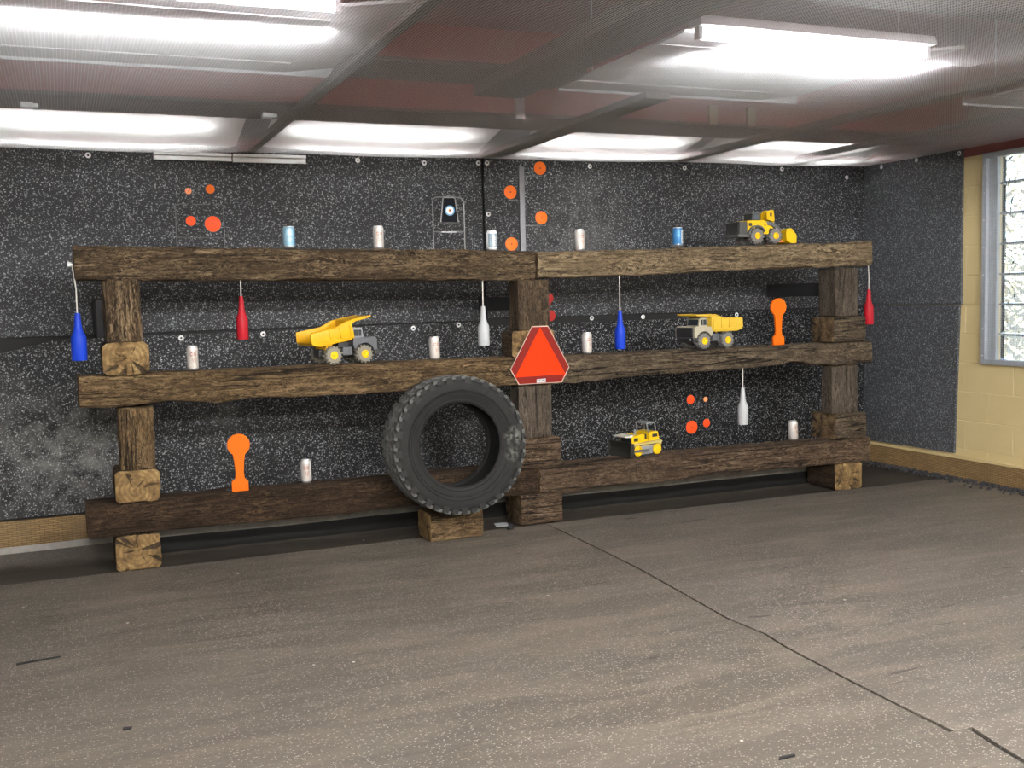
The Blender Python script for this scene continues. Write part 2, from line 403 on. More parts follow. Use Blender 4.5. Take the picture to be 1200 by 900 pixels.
# ------------------------------------------------------------------ floor mats
def floor_mat_m(name, base, tint, seed, sk=.75):
    g = G(name); v = g.obj()
    big = g.noise(g.map(v, (1, 1, 1), (seed, 0, 0)), 1.3, 6, .62, .5); streak = g.noise(g.map(v, (1.2, 6, 1), (seed, 3, 0)), 1, 6, .65, .8)
    c = g.mix(g.ramp(big, [(.35, 0.0), (.65, 1.0)]), base, tint)
    c = g.mix(g.ramp(streak, [(.42, .6), (.6, 0.0)]), c, tuple(x * .6 for x in base))
    c = g.mix(g.ramp(g.noise(v, 55, 5, .7), [(.3, .5), (.55, 0.0)]), c, tuple(x * .55 for x in base))
    vo = g.n('TexVoronoi', {'Vector': v, 'Scale': 150}); sp = g.n('SeparateColor', {0: vo.outputs['Color']})
    m = g.math('MULTIPLY', g.ramp(sp.outputs[0], [(.80, 0.0), (.82, 1.0)]), g.ramp(vo.outputs['Distance'], [(.3, sk), (.5, 0.0)]))
    m = g.math('MULTIPLY', m, g.ramp(big, [(.3, 1.0), (.7, .45)]))
    c = g.mix(m, c, (.5, .47, .41))
    rare = g.math('MULTIPLY', g.ramp(g.n('SeparateColor', {0: g.n('TexVoronoi', {'Vector': v, 'Scale': 26}).outputs['Color']}).outputs[1], [(.992, 0.0), (.994, 1.0)]), g.ramp(g.n('TexVoronoi', {'Vector': v, 'Scale': 26}).outputs['Distance'], [(.14, 1.0), (.2, 0.0)]))
    c = g.mix(rare, c, (.55, .54, .5))
    scuff = g.ramp(g.noise(g.map(v, (2.5, 20, 1), (seed, 9, 0)), 1, 2, .4, .6), [(.70, 0.0), (.76, .8)])
    c = g.mix(scuff, c, (.04, .036, .032))
    h = g.math('ADD', g.noise(v, 160, 3, .7), g.math('MULTIPLY', streak, .6))
    return g.p(col=c, rough=.62, spec=.35, normal=g.bump(h, .5, .006))
FM1 = floor_mat_m('worn_floor_rubber', (.128, .113, .093), (.168, .143, .112), 0)
FM2 = floor_mat_m('worn_floor_rubber_right', (.135, .12, .102), (.170, .146, .117), 4)
crack = [(2.625, -.01), (2.624, -.21), (2.612, -.73), (2.59, -1.247), (2.545, -1.748), (2.508, -2.137), (2.522, -2.397), (2.497, -2.563), (2.470, -2.989), (2.460, -3.25), (2.455, -3.46)]
cr2 = [(2.528, -3.463), (2.5, -3.588), (2.478, -3.714), (2.46, -4.2), (2.45, Y0 + .02)]
path = crack + cr2
w_ = lambda y: .0065 if y > -3.46 else .010
left = [(X0 + .02, -.012)] + [(x - w_(y), y) for x, y in path[:-1]] + [(2.45, Y0 + .02), (X0 + .02, Y0 + .02)]
right = [(5.92, -.012), (5.92, Y0 + .02), (2.46, Y0 + .02)] + [(x + w_(y), y) for x, y in path[:-1]][::-1]
# the crack closes for a short way near the front
o = MB().prism(left, -.0095, 0, 2).build('rubber_floor_mat', FM1); tag(o, 'large worn grey brown floor mat left of the long dark seam', 'floor mat')
o = MB().prism(right, -.0095, 0, 2).build('rubber_floor_mat', FM2); tag(o, 'worn grey brown floor mat right of the long dark seam, below the window', 'floor mat')
# rear mat strip, curled up at the back; shadow partly put into its colour
FM3 = floor_mat_m('dirty_shaded_floor_rubber', (.034, .029, .022), (.055, .045, .034), 9, .08)
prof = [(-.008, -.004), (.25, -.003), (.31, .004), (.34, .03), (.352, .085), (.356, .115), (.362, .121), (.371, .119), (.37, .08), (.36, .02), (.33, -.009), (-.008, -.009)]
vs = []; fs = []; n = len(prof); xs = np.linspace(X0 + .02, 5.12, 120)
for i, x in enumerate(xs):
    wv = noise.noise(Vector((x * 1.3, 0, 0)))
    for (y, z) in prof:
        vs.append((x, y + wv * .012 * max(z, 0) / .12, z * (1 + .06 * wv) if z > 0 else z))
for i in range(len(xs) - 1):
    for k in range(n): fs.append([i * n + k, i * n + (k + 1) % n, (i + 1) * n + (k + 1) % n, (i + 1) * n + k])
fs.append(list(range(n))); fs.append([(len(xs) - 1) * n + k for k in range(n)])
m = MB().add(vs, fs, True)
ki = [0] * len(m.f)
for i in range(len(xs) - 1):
    for k in range(n): ki[i * n + k] = 2 if k in (4, 5, 6, 7) else (1 if 2 <= k <= 9 and xs[i] > .2 else 0)  # fold under the rack is near black, the rack's shadow coloured in
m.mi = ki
o = m.build('rubber_floor_strip', [FM3, plain('shaded_black_rubber_fold', (.009, .0088, .0085), .75, 0, .3, 20, 0, .2), plain('dusty_worn_rubber_edge', (.2, .19, .175), .85, 0, .5, 14)])
tag(o, 'dark rubber strip on the floor behind the rack, partly darkened for shade, its rear edge curled up', 'floor mat')
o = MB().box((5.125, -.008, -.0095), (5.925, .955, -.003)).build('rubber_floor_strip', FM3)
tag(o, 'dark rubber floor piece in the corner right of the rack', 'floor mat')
# rubber crumbs along the side wall
mb = MB(); random.seed(5)
for i in range(900):
    y = random.uniform(-1.4, .9); x = 5.925 - abs(random.gauss(0, .07)) * (1.0 if y < .3 else .8); r = random.uniform(.004, .014)
    bm = bmesh.new(); bmesh.ops.create_icosphere(bm, subdivisions=1, radius=r)
    for v_ in bm.verts: v_.co *= random.uniform(.6, 1.2)
    mb.bm(bm, False, 0, T(x, y, r * .4) @ RZ(random.uniform(0, 6)))
tag(mb.build('rubber_crumbs', plain('black_rubber_crumb', (.03, .03, .033), .8, 0, .4, 60)), 'black rubber crumbs heaped along the foot of the right wall', 'rubber crumbs', None, 'stuff')
# loose scraps on the floor
def scrap(pts, label, mat=None, h=.006):
    o = MB().prism(pts, 0.0005, h, 2).build('rubber_scrap', mat or BLACK_STEEL); return tag(o, label, 'scrap')
SC = plain('black_rubber_scrap', (.012, .012, .012), .8, 0, .3, 60)
scrap([(-.30, -1.40), (-.14, -1.372), (-.14, -1.368), (-.3, -1.385)], 'thin black rubber strip lying on the floor at far left', SC)
scrap([(1.84, -3.40), (1.90, -3.40), (1.905, -3.39), (1.85, -3.388)], 'tiny black rubber sliver near the bottom right of the floor', SC)
scrap([(.05, -2.28), (.075, -2.28), (.08, -2.265), (.052, -2.262)], 'small black rubber bit on the floor at lower left', SC)
o = MB().lathe([(0, 0), (.02, 0), (.022, .012), (.014, .02), (.014, .034), (0, .036)], 14).build('rubber_plug', SC, None, (2.375, -.05, .0), (radians(0), 0, 0))
tag(o, 'small black knob on the floor between the tire and the middle post', 'knob')
o = MB().prism([(2.33, .06), (2.42, .05), (2.43, .15), (2.35, .16)], -.003, -.001, 2).build('paper_scrap', WHITE_B); tag(o, 'small white paper scrap under the rack beside the tire', 'paper')

# ------------------------------------------------------------------ the timber rack
def timber(name, L, D, H, mats, seed, rough=.006, top=None, bot=None, corner=.013, parent=None, step=.022, coarse=0.0, chip=.07):
    """rough-sawn balk along local x, centred; top(x)/bot(x) shift those faces (x from 0 to L)"""
    ring = []; nc = 4
    hy, hz = D / 2, H / 2
    def side(p, q, n): return [(p[0] + (q[0] - p[0]) * i / n, p[1] + (q[1] - p[1]) * i / n) for i in range(n)]
    c = corner
    cs = [(-hy + c, -hz), (hy - c, -hz), (hy, -hz + c), (hy, hz - c), (hy - c, hz), (-hy + c, hz), (-hy, hz - c), (-hy, -hz + c)]
    for i in range(8):
        p, q = cs[i], cs[(i + 1) % 8]; d = math.hypot(q[0] - p[0], q[1] - p[1])
        ring += side(p, q, max(2, int(d / .015)))
    n = len(ring); ns = max(6, int(L / step)); vs = []; fs = []; mi = []
    off = Vector((seed * 7.3, seed * 3.7, seed * 5.1))
    for i in range(ns + 1):
        x = L * i / ns
        for (y, z) in ring:
            q = Vector((x * 4, y * 30, z * 30)) + off
            d = noise.noise(q) * rough + (abs(noise.noise(Vector((x * 9, y * 45, z * 45)) + off)) - .25) * rough * 1.3
            if coarse: d += noise.noise(Vector((x * 16, y * 22, z * 22)) + off) * coarse
            edge = max(abs(y) / hy + abs(z) / hz - 1.55, 0)
            d -= edge * max(0, noise.noise(Vector((x * 3.2, y * 3, z * 3)) + off * 2)) * chip
            ln = math.hypot(y / hy, z / hz); k = Vector((0, y, z)).normalized()
            if abs(y) / hy > abs(z) / hz: k = Vector((0, math.copysign(1, y), 0)) * .85 + k * .15
            else: k = Vector((0, 0, math.copysign(1, z))) * .85 + k * .15
            zz = z
            if top: zz += top(x) * (z / H + .5)
            if bot: zz += bot(x) * (.5 - z / H)
            ex = noise.noise(Vector((y * 18, z * 18, seed))) * .006 * (1 if i == 0 else (-1 if i == ns else 0))
            vs.append((x - L / 2 + ex, y + k.y * d, zz + k.z * d))
    for i in range(ns):
        for k in range(n): fs.append([i * n + k, i * n + (k + 1) % n, (i + 1) * n + (k + 1) % n, (i + 1) * n + k]); mi.append(0)
    for e in (0, ns):
        prev = [e * n + k for k in range(n)]
        for s_ in (.93, .7, .4):
            b = len(vs)
            for k in range(n):
                x, y, z = vs[e * n + k]
                cz_ = 0
                if top or bot: cz_ = ((top(L * e / ns) if top else 0) + (bot(L * e / ns) if bot else 0)) / 2
                dx = (noise.noise(Vector((y * s_ * 30, z * s_ * 30, seed * 2 + e))) * .004 + .004) * (1 if e == ns else -1)
                vs.append((x + dx, y * s_, cz_ + (z - cz_) * s_))
            cur = [b + k for k in range(n)]
            for k in range(n): fs.append([prev[k], prev[(k + 1) % n], cur[(k + 1) % n], cur[k]]); mi.append(1)
            prev = cur
        fs.append(prev); mi.append(1)
    m = MB(); m.add(vs, fs, True); m.mi = mi
    o = m.build(name, mats, parent)
    return o

def lerp(tab):
    def f(x):
        for (a, b), (c, d) in zip(tab, tab[1:]):
            if x <= c: return b + (d - b) * max(0, (x - a)) / (c - a)
        return tab[-1][1]
    return f
TD = .23
W_dark = wood('dark_weathered_tie', (.022, .014, .009), (0.135, 0.088, 0.049), (0.465, 0.333, 0.194), 1)
W_brown = wood('brown_weathered_tie', (.035, .021, .011), (0.217, 0.138, 0.068), (0.495, 0.338, 0.173), 2, .9)
W_deep = wood('deep_brown_tie', (.018, .011, .007), (0.068, 0.040, 0.022), (0.163, 0.101, 0.055), 3, .6)
W_tan = wood('tan_grey_tie', (.045, .03, .018), (0.364, 0.264, 0.155), (0.706, 0.538, 0.336), 4)
W_grey = wood('grey_brown_tie', (.035, .026, .018), (0.189, 0.141, 0.091), (0.405, 0.307, 0.203), 5, .9)
W_red = wood('reddish_brown_tie', (.03, .018, .012), (0.163, 0.104, 0.065), (0.375, 0.262, 0.165), 6, .9)
W_post = wood('dark_post', (.022, .015, .01), (0.124, 0.086, 0.055), (0.266, 0.189, 0.119), 7, .4)
W_postg = wood('grey_post', (.03, .024, .019), (0.150, 0.117, 0.088), (0.280, 0.224, 0.168), 8, .7)
E_gold = [endgrain('golden_end_grain_%s' % c, (.05, .03, .013), (.19, .12, .05), (.34, .235, .105), i * 3.7 + 1, cy, cz)
          for i, (c, cy, cz) in enumerate((('a', .0, .01), ('b', .015, -.02), ('c', -.02, .0), ('d', .03, .02)))]
E_dark = endgrain('dark_end_grain', (.03, .018, .01), (.12, .078, .04), (.22, .15, .08), 8)
def tie(label, x0, x1, z0, z1, mat, seed, yf=0.0, D=TD, **kw):
    L = x1 - x0; o = timber('railroad_tie', L, D, z1 - z0, [mat, E_dark], seed, **kw)
    o.location = ((x0 + x1) / 2, yf + D / 2, (z0 + z1) / 2); return tag(o, label, 'railroad tie', 'long timbers of the rack')
tie('top left weathered timber carrying the pale blue can and the bell shaped target', .012, 2.598, 1.513, 1.693, W_dark, 1, coarse=.006,
    top=lerp([(0, .022), (.65, .012), (1.4, 0), (2.2, -.009), (2.59, -.016)]), bot=lerp([(0, .030), (1.4, .006), (2.59, -.010)]))
tie('top right tan weathered timber carrying the toy loader', 2.618, 5.178, 1.53, 1.695, W_tan, 2, coarse=.008,
    top=lerp([(0, -.026), (.76, -.012), (1.68, .014), (2.4, .026), (2.56, .042)]), bot=lerp([(0, -.018), (.76, -.003), (1.68, .022), (2.56, .03)]))
tie('middle left brown timber carrying the dump truck with raised bed', .0, 2.605, .866, 1.040, W_brown, 3, coarse=.003,
    bot=lerp([(0, .010), (.25, .006), (.45, .022), (.62, .006), (.70, -.006), (.85, .010), (1.4, .003), (2.6, -.004)]))
tie('middle right grey timber with a notch in its lower edge', 2.615, 5.182, .866, 1.030, W_grey, 4, coarse=.004,
    bot=lerp([(0, -.006), (.4, -.004), (.76, .016), (1.35, .018), (1.75, .032), (1.88, .052), (1.98, .05), (2.06, .018), (2.2, .014), (2.57, .014)]))
tie('bottom left dark timber behind the tire', .005, 2.588, .187, .362, W_deep, 5, coarse=.002)
tie('bottom right brown timber carrying the toy dozer', 2.600, 5.17, .186, .352, W_red, 6, coarse=.005,
    bot=lerp([(0, .002), (.25, -.006), (.5, .006), (1.0, -.004), (1.3, .004), (2.57, -.006)]))
def block(label, x0, x1, z0, z1, D, mats, seed, yf=0.0, tilt=0, kind='timber_block', **kw):
    """short timber lying front to back: its cut end faces the room"""
    o = timber(kind, D, x1 - x0, z1 - z0, mats, seed, rough=.004, chip=.025, **kw)
    o.rotation_euler = (0, tilt, 0); o.rotation_euler = Matrix.Rotation(tilt, 3, 'Y').to_euler()
    o.rotation_euler = (Matrix.Rotation(tilt, 3, 'Y') @ Matrix.Rotation(pi / 2, 3, 'Z')).to_euler()
    o.location = ((x0 + x1) / 2, yf + D / 2, (z0 + z1) / 2); return tag(o, label, 'timber block', 'short blocks of the rack')
def cross(label, x0, x1, z0, z1, D, mats, seed, yf=0.0, kind='timber_block', **kw):
    o = timber(kind, x1 - x0, D, z1 - z0, mats, seed, rough=.004, chip=.025, **kw)
    o.location = ((x0 + x1) / 2, yf + D / 2, (z0 + z1) / 2); return tag(o, label, 'timber block', 'short blocks of the rack')
def post(label, x0, x1, z0, z1, D, mats, seed, yf=0.0, lean=0.0, **kw):
    z0 += .004; z1 -= .006
    o = timber('timber_post', z1 - z0, D, x1 - x0, mats, seed, rough=.004, chip=.025, **kw)
    o.rotation_euler = (Matrix.Rotation(lean, 3, 'Y') @ Matrix.Rotation(-pi / 2, 3, 'Y')).to_euler()
    o.location = ((x0 + x1) / 2, yf + D / 2, (z0 + z1) / 2); return tag(o, label, 'timber post', 'uprights of the rack')
# left stack
block('left floor block of the rack with golden cut end', .135, .363, 0, .185, .33, [W_post, E_gold[0]], 11, corner=.015)
block('golden cut end block on the bottom left timber', .149, .374, .364, .533, .30, [W_post, E_gold[1]], 12, corner=.018, yf=-.004)
post('lower left upright between two golden cut end blocks', .183, .362, .533, .866, .17, [W_brown, E_dark], 13, yf=.01)
block('golden cracked cut end block on the middle left timber', .121, .352, 1.042, 1.212, .30, [W_post, E_gold[2]], 14, corner=.022, yf=-.006)
post('upper left upright just below the top left timber', .143, .325, 1.212, 1.540, .17, [W_dark, E_dark], 15, yf=.01, lean=-.015)
# middle stack
cross('middle floor block of the rack, grey brown, right of the tire', 2.470, 2.746, 0, .185, .25, [W_red, E_dark], 21, yf=-.005)
cross('reddish block over the joint of the bottom timbers, right of the tire', 2.440, 2.742, .354, .533, .20, [W_red, E_dark], 22, yf=-.004)
post('middle lower upright below the orange triangle sign', 2.474, 2.694, .535, .860, .14, [W_postg, E_dark], 23, yf=.0)
block('middle block partly hidden behind the orange triangle sign', 2.436, 2.716, 1.035, 1.196, .17, [W_post, E_gold[3]], 24)
post('middle upper upright above the orange triangle sign', 2.487, 2.692, 1.197, 1.503, .17, [W_post, E_dark], 25)
# right stack
block('right floor block of the rack with ochre cut end', 4.853, 5.092, 0, .184, .30, [W_deep, E_gold[3]], 31)
cross('grey brown block on the right end of the bottom right timber', 4.859, 5.128, .353, .534, .26, [W_grey, E_dark], 32, yf=-.002)
post('lower right upright under the notched timber', 4.838, 5.058, .535, .872, .13, [W_postg, E_dark], 33)
cross('grey brown block on the right end of the middle right timber', 4.845, 5.119, 1.036, 1.212, .24, [W_grey, E_dark], 34, yf=-.002)
post('upper right upright below the top right timber', 4.866, 5.058, 1.213, 1.548, .20, [W_postg, E_dark], 35)
# block under the tire
cross('loose golden brown timber block under the tire', 1.835, 2.155, 0, .160, .24, [W_brown, E_gold[1]], 41, yf=-.16, coarse=.003)
# black braces from the uprights to the wall
def brace(label, x0, x1, z0, z1, extra=False):
    y0 = .215
    o = MB().box((x0, y0, z0), (x1, .976, z1), .004).build('wall_brace', BLACK_WOOD); return tag(o, label, 'brace', 'black braces behind the uprights')
brace('black brace behind the upper left upright', .108, .168, 1.235, 1.44)
brace('black brace behind the middle upper upright', 2.60, 2.66, 1.315, 1.405)
brace('black brace behind the upper right upright', 5.0, 5.045, 1.355, 1.452)

# ------------------------------------------------------------------ slow-vehicle triangle
sm = thing('warning_triangle', 'orange and dark red triangle sign with cut corners, on the middle timber joint', 'sign', (2.6105, -.012, .868))
out = [(-.049, .354), (.058, .354), (.198, .094), (.145, .002), (-.145, .002), (-.198, .096)]
def scale_poly(p, k, c=(0, .155)): return [(c[0] + (x - c[0]) * k, c[1] + (z - c[1]) * k) for x, z in p]
MB().prism(out, -.003, 0, 1).build('backing_plate', plain('pale_reflective_edge', (.5, .36, .29), .4, 0, .05, 50), sm)
MB().prism(scale_poly(out, .972), -.0045, -.0028, 1).build('red_border', plain('dark_red_reflective', (.17, .009, .005), .5, 0, .18, 90, spec=.15), sm)
o = MB().prism([(.004, .346), (-.168, .048), (.170, .052)], -.006, -.0044, 1).build('orange_triangle', plain('fluorescent_orange', (.62, .034, .003), .6, 0, .03, 30, spec=.08), sm)
o = MB().prism([(-.026, .008), (.034, .010), (.034, .032), (-.026, .030)], -.0062, -.0044, 1).build('sticker', WHITE_B, sm)
mb = MB()
for x_, z_, w, h in ((-.012, .018, .014, .003), (-.012, .023, .010, .002), (.010, .018, .016, .006), (.02, .023, .006, .004)): mb.box((x_, -.0068, z_), (x_ + w, -.0061, z_ + h))
mb.build('print', INK_GREY, o)

# ------------------------------------------------------------------ tire
g = G('worn_tire_rubber'); v = g.obj()
c = g.mix(g.noise(v, 14, 6, .65), (.008, .008, .0085), (.024, .0235, .023))
d = g.n('VectorMath', {0: v, 1: (.315, -.16, .03)}, operation='DISTANCE').outputs['Value']
d2 = g.n('VectorMath', {0: v, 1: (.30, -.16, -.07)}, operation='DISTANCE').outputs['Value']
k = g.math('MAXIMUM', g.ramp(g.math('DIVIDE', d, .07), [(.3, 1.0), (1.0, 0.0)]), g.ramp(g.math('DIVIDE', d2, .055), [(.3, .9), (1.0, 0.0)]))
k = g.math('MULTIPLY', k, g.ramp(g.noise(v, 34, 4, .6), [(.46, 0.0), (.56, .75)]))
c = g.mix(k, c, (.17, .175, .155))
TYRE = g.p(col=c, rough=.7, spec=.2, normal=g.bump(g.noise(v, 120, 4, .6), .25, .004))
g = G('dusty_tread_rubber'); v = g.obj()
TREAD = g.p(col=g.mix(g.noise(v, 18, 6, .65), (.045, .046, .045), (.125, .127, .122)), rough=.75, normal=g.bump(g.noise(v, 100, 4, .6), .3, .004))
R, RB, HW = .392, .243, .142
tire = thing('truck_tire', 'large black knobby truck tire standing on a timber block', 'tire', (1.985, -.172, .564))
tire.rotation_euler = (radians(-3.5), 0, radians(-1))
A = RX(pi / 2)   # local z of the lathe -> -y (towards the room)
half = [(RB, .100), (RB - .004, .112), (RB + .004, .124), (RB + .014, .127), (RB + .02, .124), (RB + .04, .136), (RB + .065, .142), (RB + .069, .146), (RB + .073, .142), (RB + .095, .143), (R - .045, .141), (R - .03, .138), (R - .018, .130), (R - .013, .10), (R - .009, .05), (R - .008, 0)]
prof = half + [(r, -z) for r, z in half[::-1][1:]] + [(RB + .012, -.09), (RB + .06, -.118), (R - .05, -.12), (R - .03, -.09), (R - .026, 0), (R - .03, .09), (R - .05, .12), (RB + .06, .118), (RB + .012, .09)]
MB().lathe(prof, 96, A, True, 0, True).build('carcass', TYRE, tire)
mb = MB(); NB = 42
mbs = {1: MB(), -1: MB()}
def lug(r0, r1, a0, a1, z0, z1, sk, n=3, to=None):
    """block on the tread between angles and across the width, skewed"""
    vs = []; fs = []
    for rr in (r0, r1):
        sh = .006 if rr == r1 else 0
        for i in range(n + 1):
            for (zz, s_) in ((z0, 0), (z1, sk)):
                a = a0 + (a1 - a0) * i / n + s_
                inset = sh / rr * (1 if i == 0 else (-1 if i == n else 0)); zi = zz + (sh if zz == min(z0, z1) else -sh)
                vs.append((rr * cos(a + inset), rr * sin(a + inset), zi))
    m = 2 * (n + 1)
    for i in range(n):
        b = 2 * i
        fs += [[m + b, m + b + 1, m + b + 3, m + b + 2], [b, b + 2, b + 3, b + 1], [b, m + b, m + b + 2, b + 2], [b + 1, b + 3, m + b + 3, m + b + 1]]
    fs += [[0, 1, m + 1, m], [m - 2, 2 * m - 2, 2 * m - 1, m - 1]]
    (to or mb).add(vs, fs, False, 0, A)
st = 2 * pi / NB
for i in range(NB):
    a = i * st; j = .0 if i % 2 else .006
    for s_ in (1, -1):
        o_ = st * .5 if s_ < 0 else 0
        lug(R - .016, R + .002, a + o_, a + o_ + st * .82, s_ * (.066), s_ * (.131 + j), .055 * s_)
        lug(R - .014, R + .005, a + o_ + st * .2, a + o_ + st * .86, s_ * .010, s_ * .058, .09 * s_)
        # shoulder / sidewall lug
        lug(R - .040 if i % 2 else R - .026, R - .004, a + o_ + st * .04, a + o_ + st * .80, s_ * .120, s_ * (.1425), .01 * s_, 3, mbs[s_])
mb.build('tread', TREAD, tire); shm = plain('shoulder_rubber', (.026, .026, .0255), .75, 0, .4, 25, .2, .2)
for s_ in (1, -1): mbs[s_].build('shoulder_lugs', shm, tire)
mb = MB()
for s_ in (1, -1):
    mb.lathe([(RB + .045, .1375 * s_), (RB + .047, .142 * s_), (RB + .051, .142 * s_), (RB + .053, .139 * s_)], 96, A, True, 0, True)
    for i in range(72):
        a = 2 * pi * i / 72
        if i % 12 < 7: mb.box((RB + .076, -.0035, .139 * s_ - .003), (RB + .098 - (i % 3) * .004, .0035, .139 * s_ + .006), 0, A @ RZ(a))
mb.build('sidewall_relief', TYRE, tire)

# ------------------------------------------------------------------ cans
def textmesh(s, size):
    cu = bpy.data.curves.new('t', 'FONT'); cu.body = s; cu.size = size; cu.align_x = 'CENTER'; cu.align_y = 'CENTER'; cu.resolution_u = 2
    ob = bpy.data.objects.new('t', cu); COL.objects.link(ob)
    me = bpy.data.meshes.new_from_object(ob.evaluated_get(bpy.context.evaluated_depsgraph_get()))
    vs = [v.co[:] for v in me.vertices]; fs = [list(p.vertices) for p in me.polygons]
    bpy.data.objects.remove(ob); bpy.data.curves.remove(cu); bpy.data.meshes.remove(me); return vs, fs
def wrap(vs, r, zc, turn=0, vertical=False):
    o = []
    for x, y, _ in vs:
        if vertical: x, y = -y, x
        a = -pi / 2 + x / r + turn; o.append((r * cos(a), r * sin(a), zc + y))
    return o
def patch(r, a0, a1, z0, z1, n=12, m=1):
    vs = []; fs = []
    for i in range(n + 1):
        a = -pi / 2 + a0 + (a1 - a0) * i / n; vs += [(r * cos(a), r * sin(a), z0), (r * cos(a), r * sin(a), z1)]
    for i in range(n): fs.append([2 * i, 2 * i + 2, 2 * i + 3, 2 * i + 1])
    return vs, fs
def can(kind, label, x, y, z, r=.033, h=.122, tilt=(0, 0), turn=0.0, group='drink cans on the timbers'):
    t = thing('drink_can', label, 'can', (x, y, z), turn, group); t.rotation_euler = (tilt[0], tilt[1], turn)
    mat = {'silver': CAN_SILVER, 'pale': CAN_BLUE, 'blue': CAN_DBLUE, 'white': CAN_WHITE}[kind]
    MB().lathe([(r * .72, .0015), (r * .78, 0), (r * .85, .003), (r, .011), (r, h - .017), (r * .97, h - .013), (r * .84, h - .004)], 28).build('body', mat, t)
    lid = MB().lathe([(0, h - .006), (r * .72, h - .006), (r * .76, h - .002), (r * .82, h), (r * .86, h - .003), (r * .84, h - .006)], 28).build('lid', ALU, t)
    MB().box((-.008, -.016, h - .0055), (.008, .006, h - .004), .001).build('pull_tab', ALU, lid)
    MB().lathe([(r * .72, .0008), (r * .785, -.0002 + .0004), (r * .86, .003), (r * 1.006, .0115), (r * 1.004, .014)], 28).build('bottom_rim', ALU, t)
    rr = r * 1.006
    if kind == 'silver':
        mb = MB(); vs, fs = patch(r * 1.003, -.75, .72, .014, h - .022); mb.add(vs, fs, True); mb.build('label_panel', plain('warm_silver_print', (.5, .46, .42), .45, .2, .12, 60), t, auto=False)
        mb = MB(); zc = h * .66
        for (cx, rad) in ((-.009, .008), (.010, .0075)):
            ring = []
            for i in range(16):
                a0, a1 = 2 * pi * i / 16, 2 * pi * (i + 1) / 16
                q = [(cx + rad * cos(a0), rad * 1.35 * sin(a0), 0), (cx + rad * cos(a1), rad * 1.35 * sin(a1), 0), (cx + rad * .55 * cos(a1), rad * .85 * sin(a1), 0), (cx + rad * .55 * cos(a0), rad * .85 * sin(a0), 0)]
                if cx < 0 and i in (0, 15): continue
                mb.add(wrap(q, rr, zc), [[0, 1, 2, 3]])
        for (a, b) in ((-.006, -.02), (.004, -.026), (.011, -.018)):
            q = [(a, b, 0), (a + .003, b, 0), (a + .006, b - .022, 0), (a + .003, b - .022, 0)]
            mb.add(wrap(q, rr, zc), [[0, 1, 2, 3]])
        mb.build('emblem', INK_RED, t, auto=False)
    else:
        if kind == 'pale':
            mb = MB(); vs = wrap([(0, 0, 0)] + [(.02 * cos(2 * pi * i / 24) - .004, .025 * sin(2 * pi * i / 24), 0) for i in range(24)], r * 1.003, h * .5); mb.add(vs, [[0, 1 + i, 1 + (i + 1) % 24] for i in range(24)], True); mb.build('badge', plain('grey_blue_badge', (.42, .5, .56), .45, .1, .1, 40), t, auto=False)
            vs, fs = textmesh('150', .021); mb = MB(); mb.add(wrap([(x - .004, y, 0) for x, y, _ in vs], rr, h * .52), fs); mb.build('lettering', INK_GREY, t, auto=False)
            mb = MB(); vs, fs = patch(r * 1.003, .75, 1.25, .014, h - .02); mb.add(vs, fs, True); mb.build('stripe', CAN_DBLUE, t, auto=False)
        else:
            mb = MB(); random.seed(int(x * 100))
            mt = INK_GREY if kind == 'white' else CAN_WHITE
            if kind == 'white': 
                vs, fs = patch(r * 1.002, -1.1, .95, h * .18, h * .84); mb.add(vs, fs, True); mb.build('label_panel', plain('slate_blue_print', (.25, .33, .4), .4, .1, .2, 40), t, auto=False); mb = MB(); mt = CAN_WHITE
            else:
                vs, fs = patch(r * 1.002, .05, 1.2, h * .15, h * .85); mb.add(vs, fs, True); mb.build('label_panel', plain('pale_print', (.62, .68, .72), .4, .1, .1, 40), t, auto=False); mb = MB(); mt = INK_GREY
            for i in range(7):
                zc = h * (.27 + .075 * i); a = random.uniform(-.012, .0) + (.016 if kind == 'blue' else 0); L = random.uniform(.012, .024)
                pts = [(a + L * k / 6, .004 * sin(k * 1.7 + i), 0) for k in range(7)]
                q = [(p[0], p[1] + .0022, 0) for p in pts] + [(p[0], p[1] - .0018, 0) for p in pts]
                mb.add(wrap(q, rr, zc), [[k, k + 1, 7 + k + 1, 7 + k] for k in range(6)])
            mb.build('print', mt, t, auto=False)
    return t
can('pale', 'pale blue can standing on the top left timber', 1.135, .1, 1.703, .0335, .122)
can('silver', 'silver can on the top left timber right of the pale blue can', 1.653, .1, 1.695, .0305, .134, turn=-.1)
can('white', 'white can with slate blue print left of the four disc orange target', 2.36, .1, 1.682, .0325, .123)
can('silver', 'silver can on the top right timber near its left end', 2.955, .1, 1.680, .0315, .134, (0, -.04), .05)
can('blue', 'blue and white can on the top right timber left of the toy loader', 3.665, .1, 1.705, .0335, .122, turn=.15)
can('silver', 'silver can at the left end of the middle timbers beside the left post', .585, .11, 1.043, .030, .134)
can('silver', 'silver can on the middle timber above the tire', 1.972, .09, 1.043, .031, .134, (0, -.02), .1)
can('silver', 'silver can on the middle timber right of the triangle sign', 2.985, .09, 1.034, .031, .134, (0, .0), .2)
can('silver', 'silver can on the bottom left timber right of the orange paddle target', 1.186, .13, .365, .030, .134, turn=-.15)
can('silver', 'silver can on the bottom right timber beside the right post', 4.64, .18, .354, .034, .134, (0, -.04), .2)

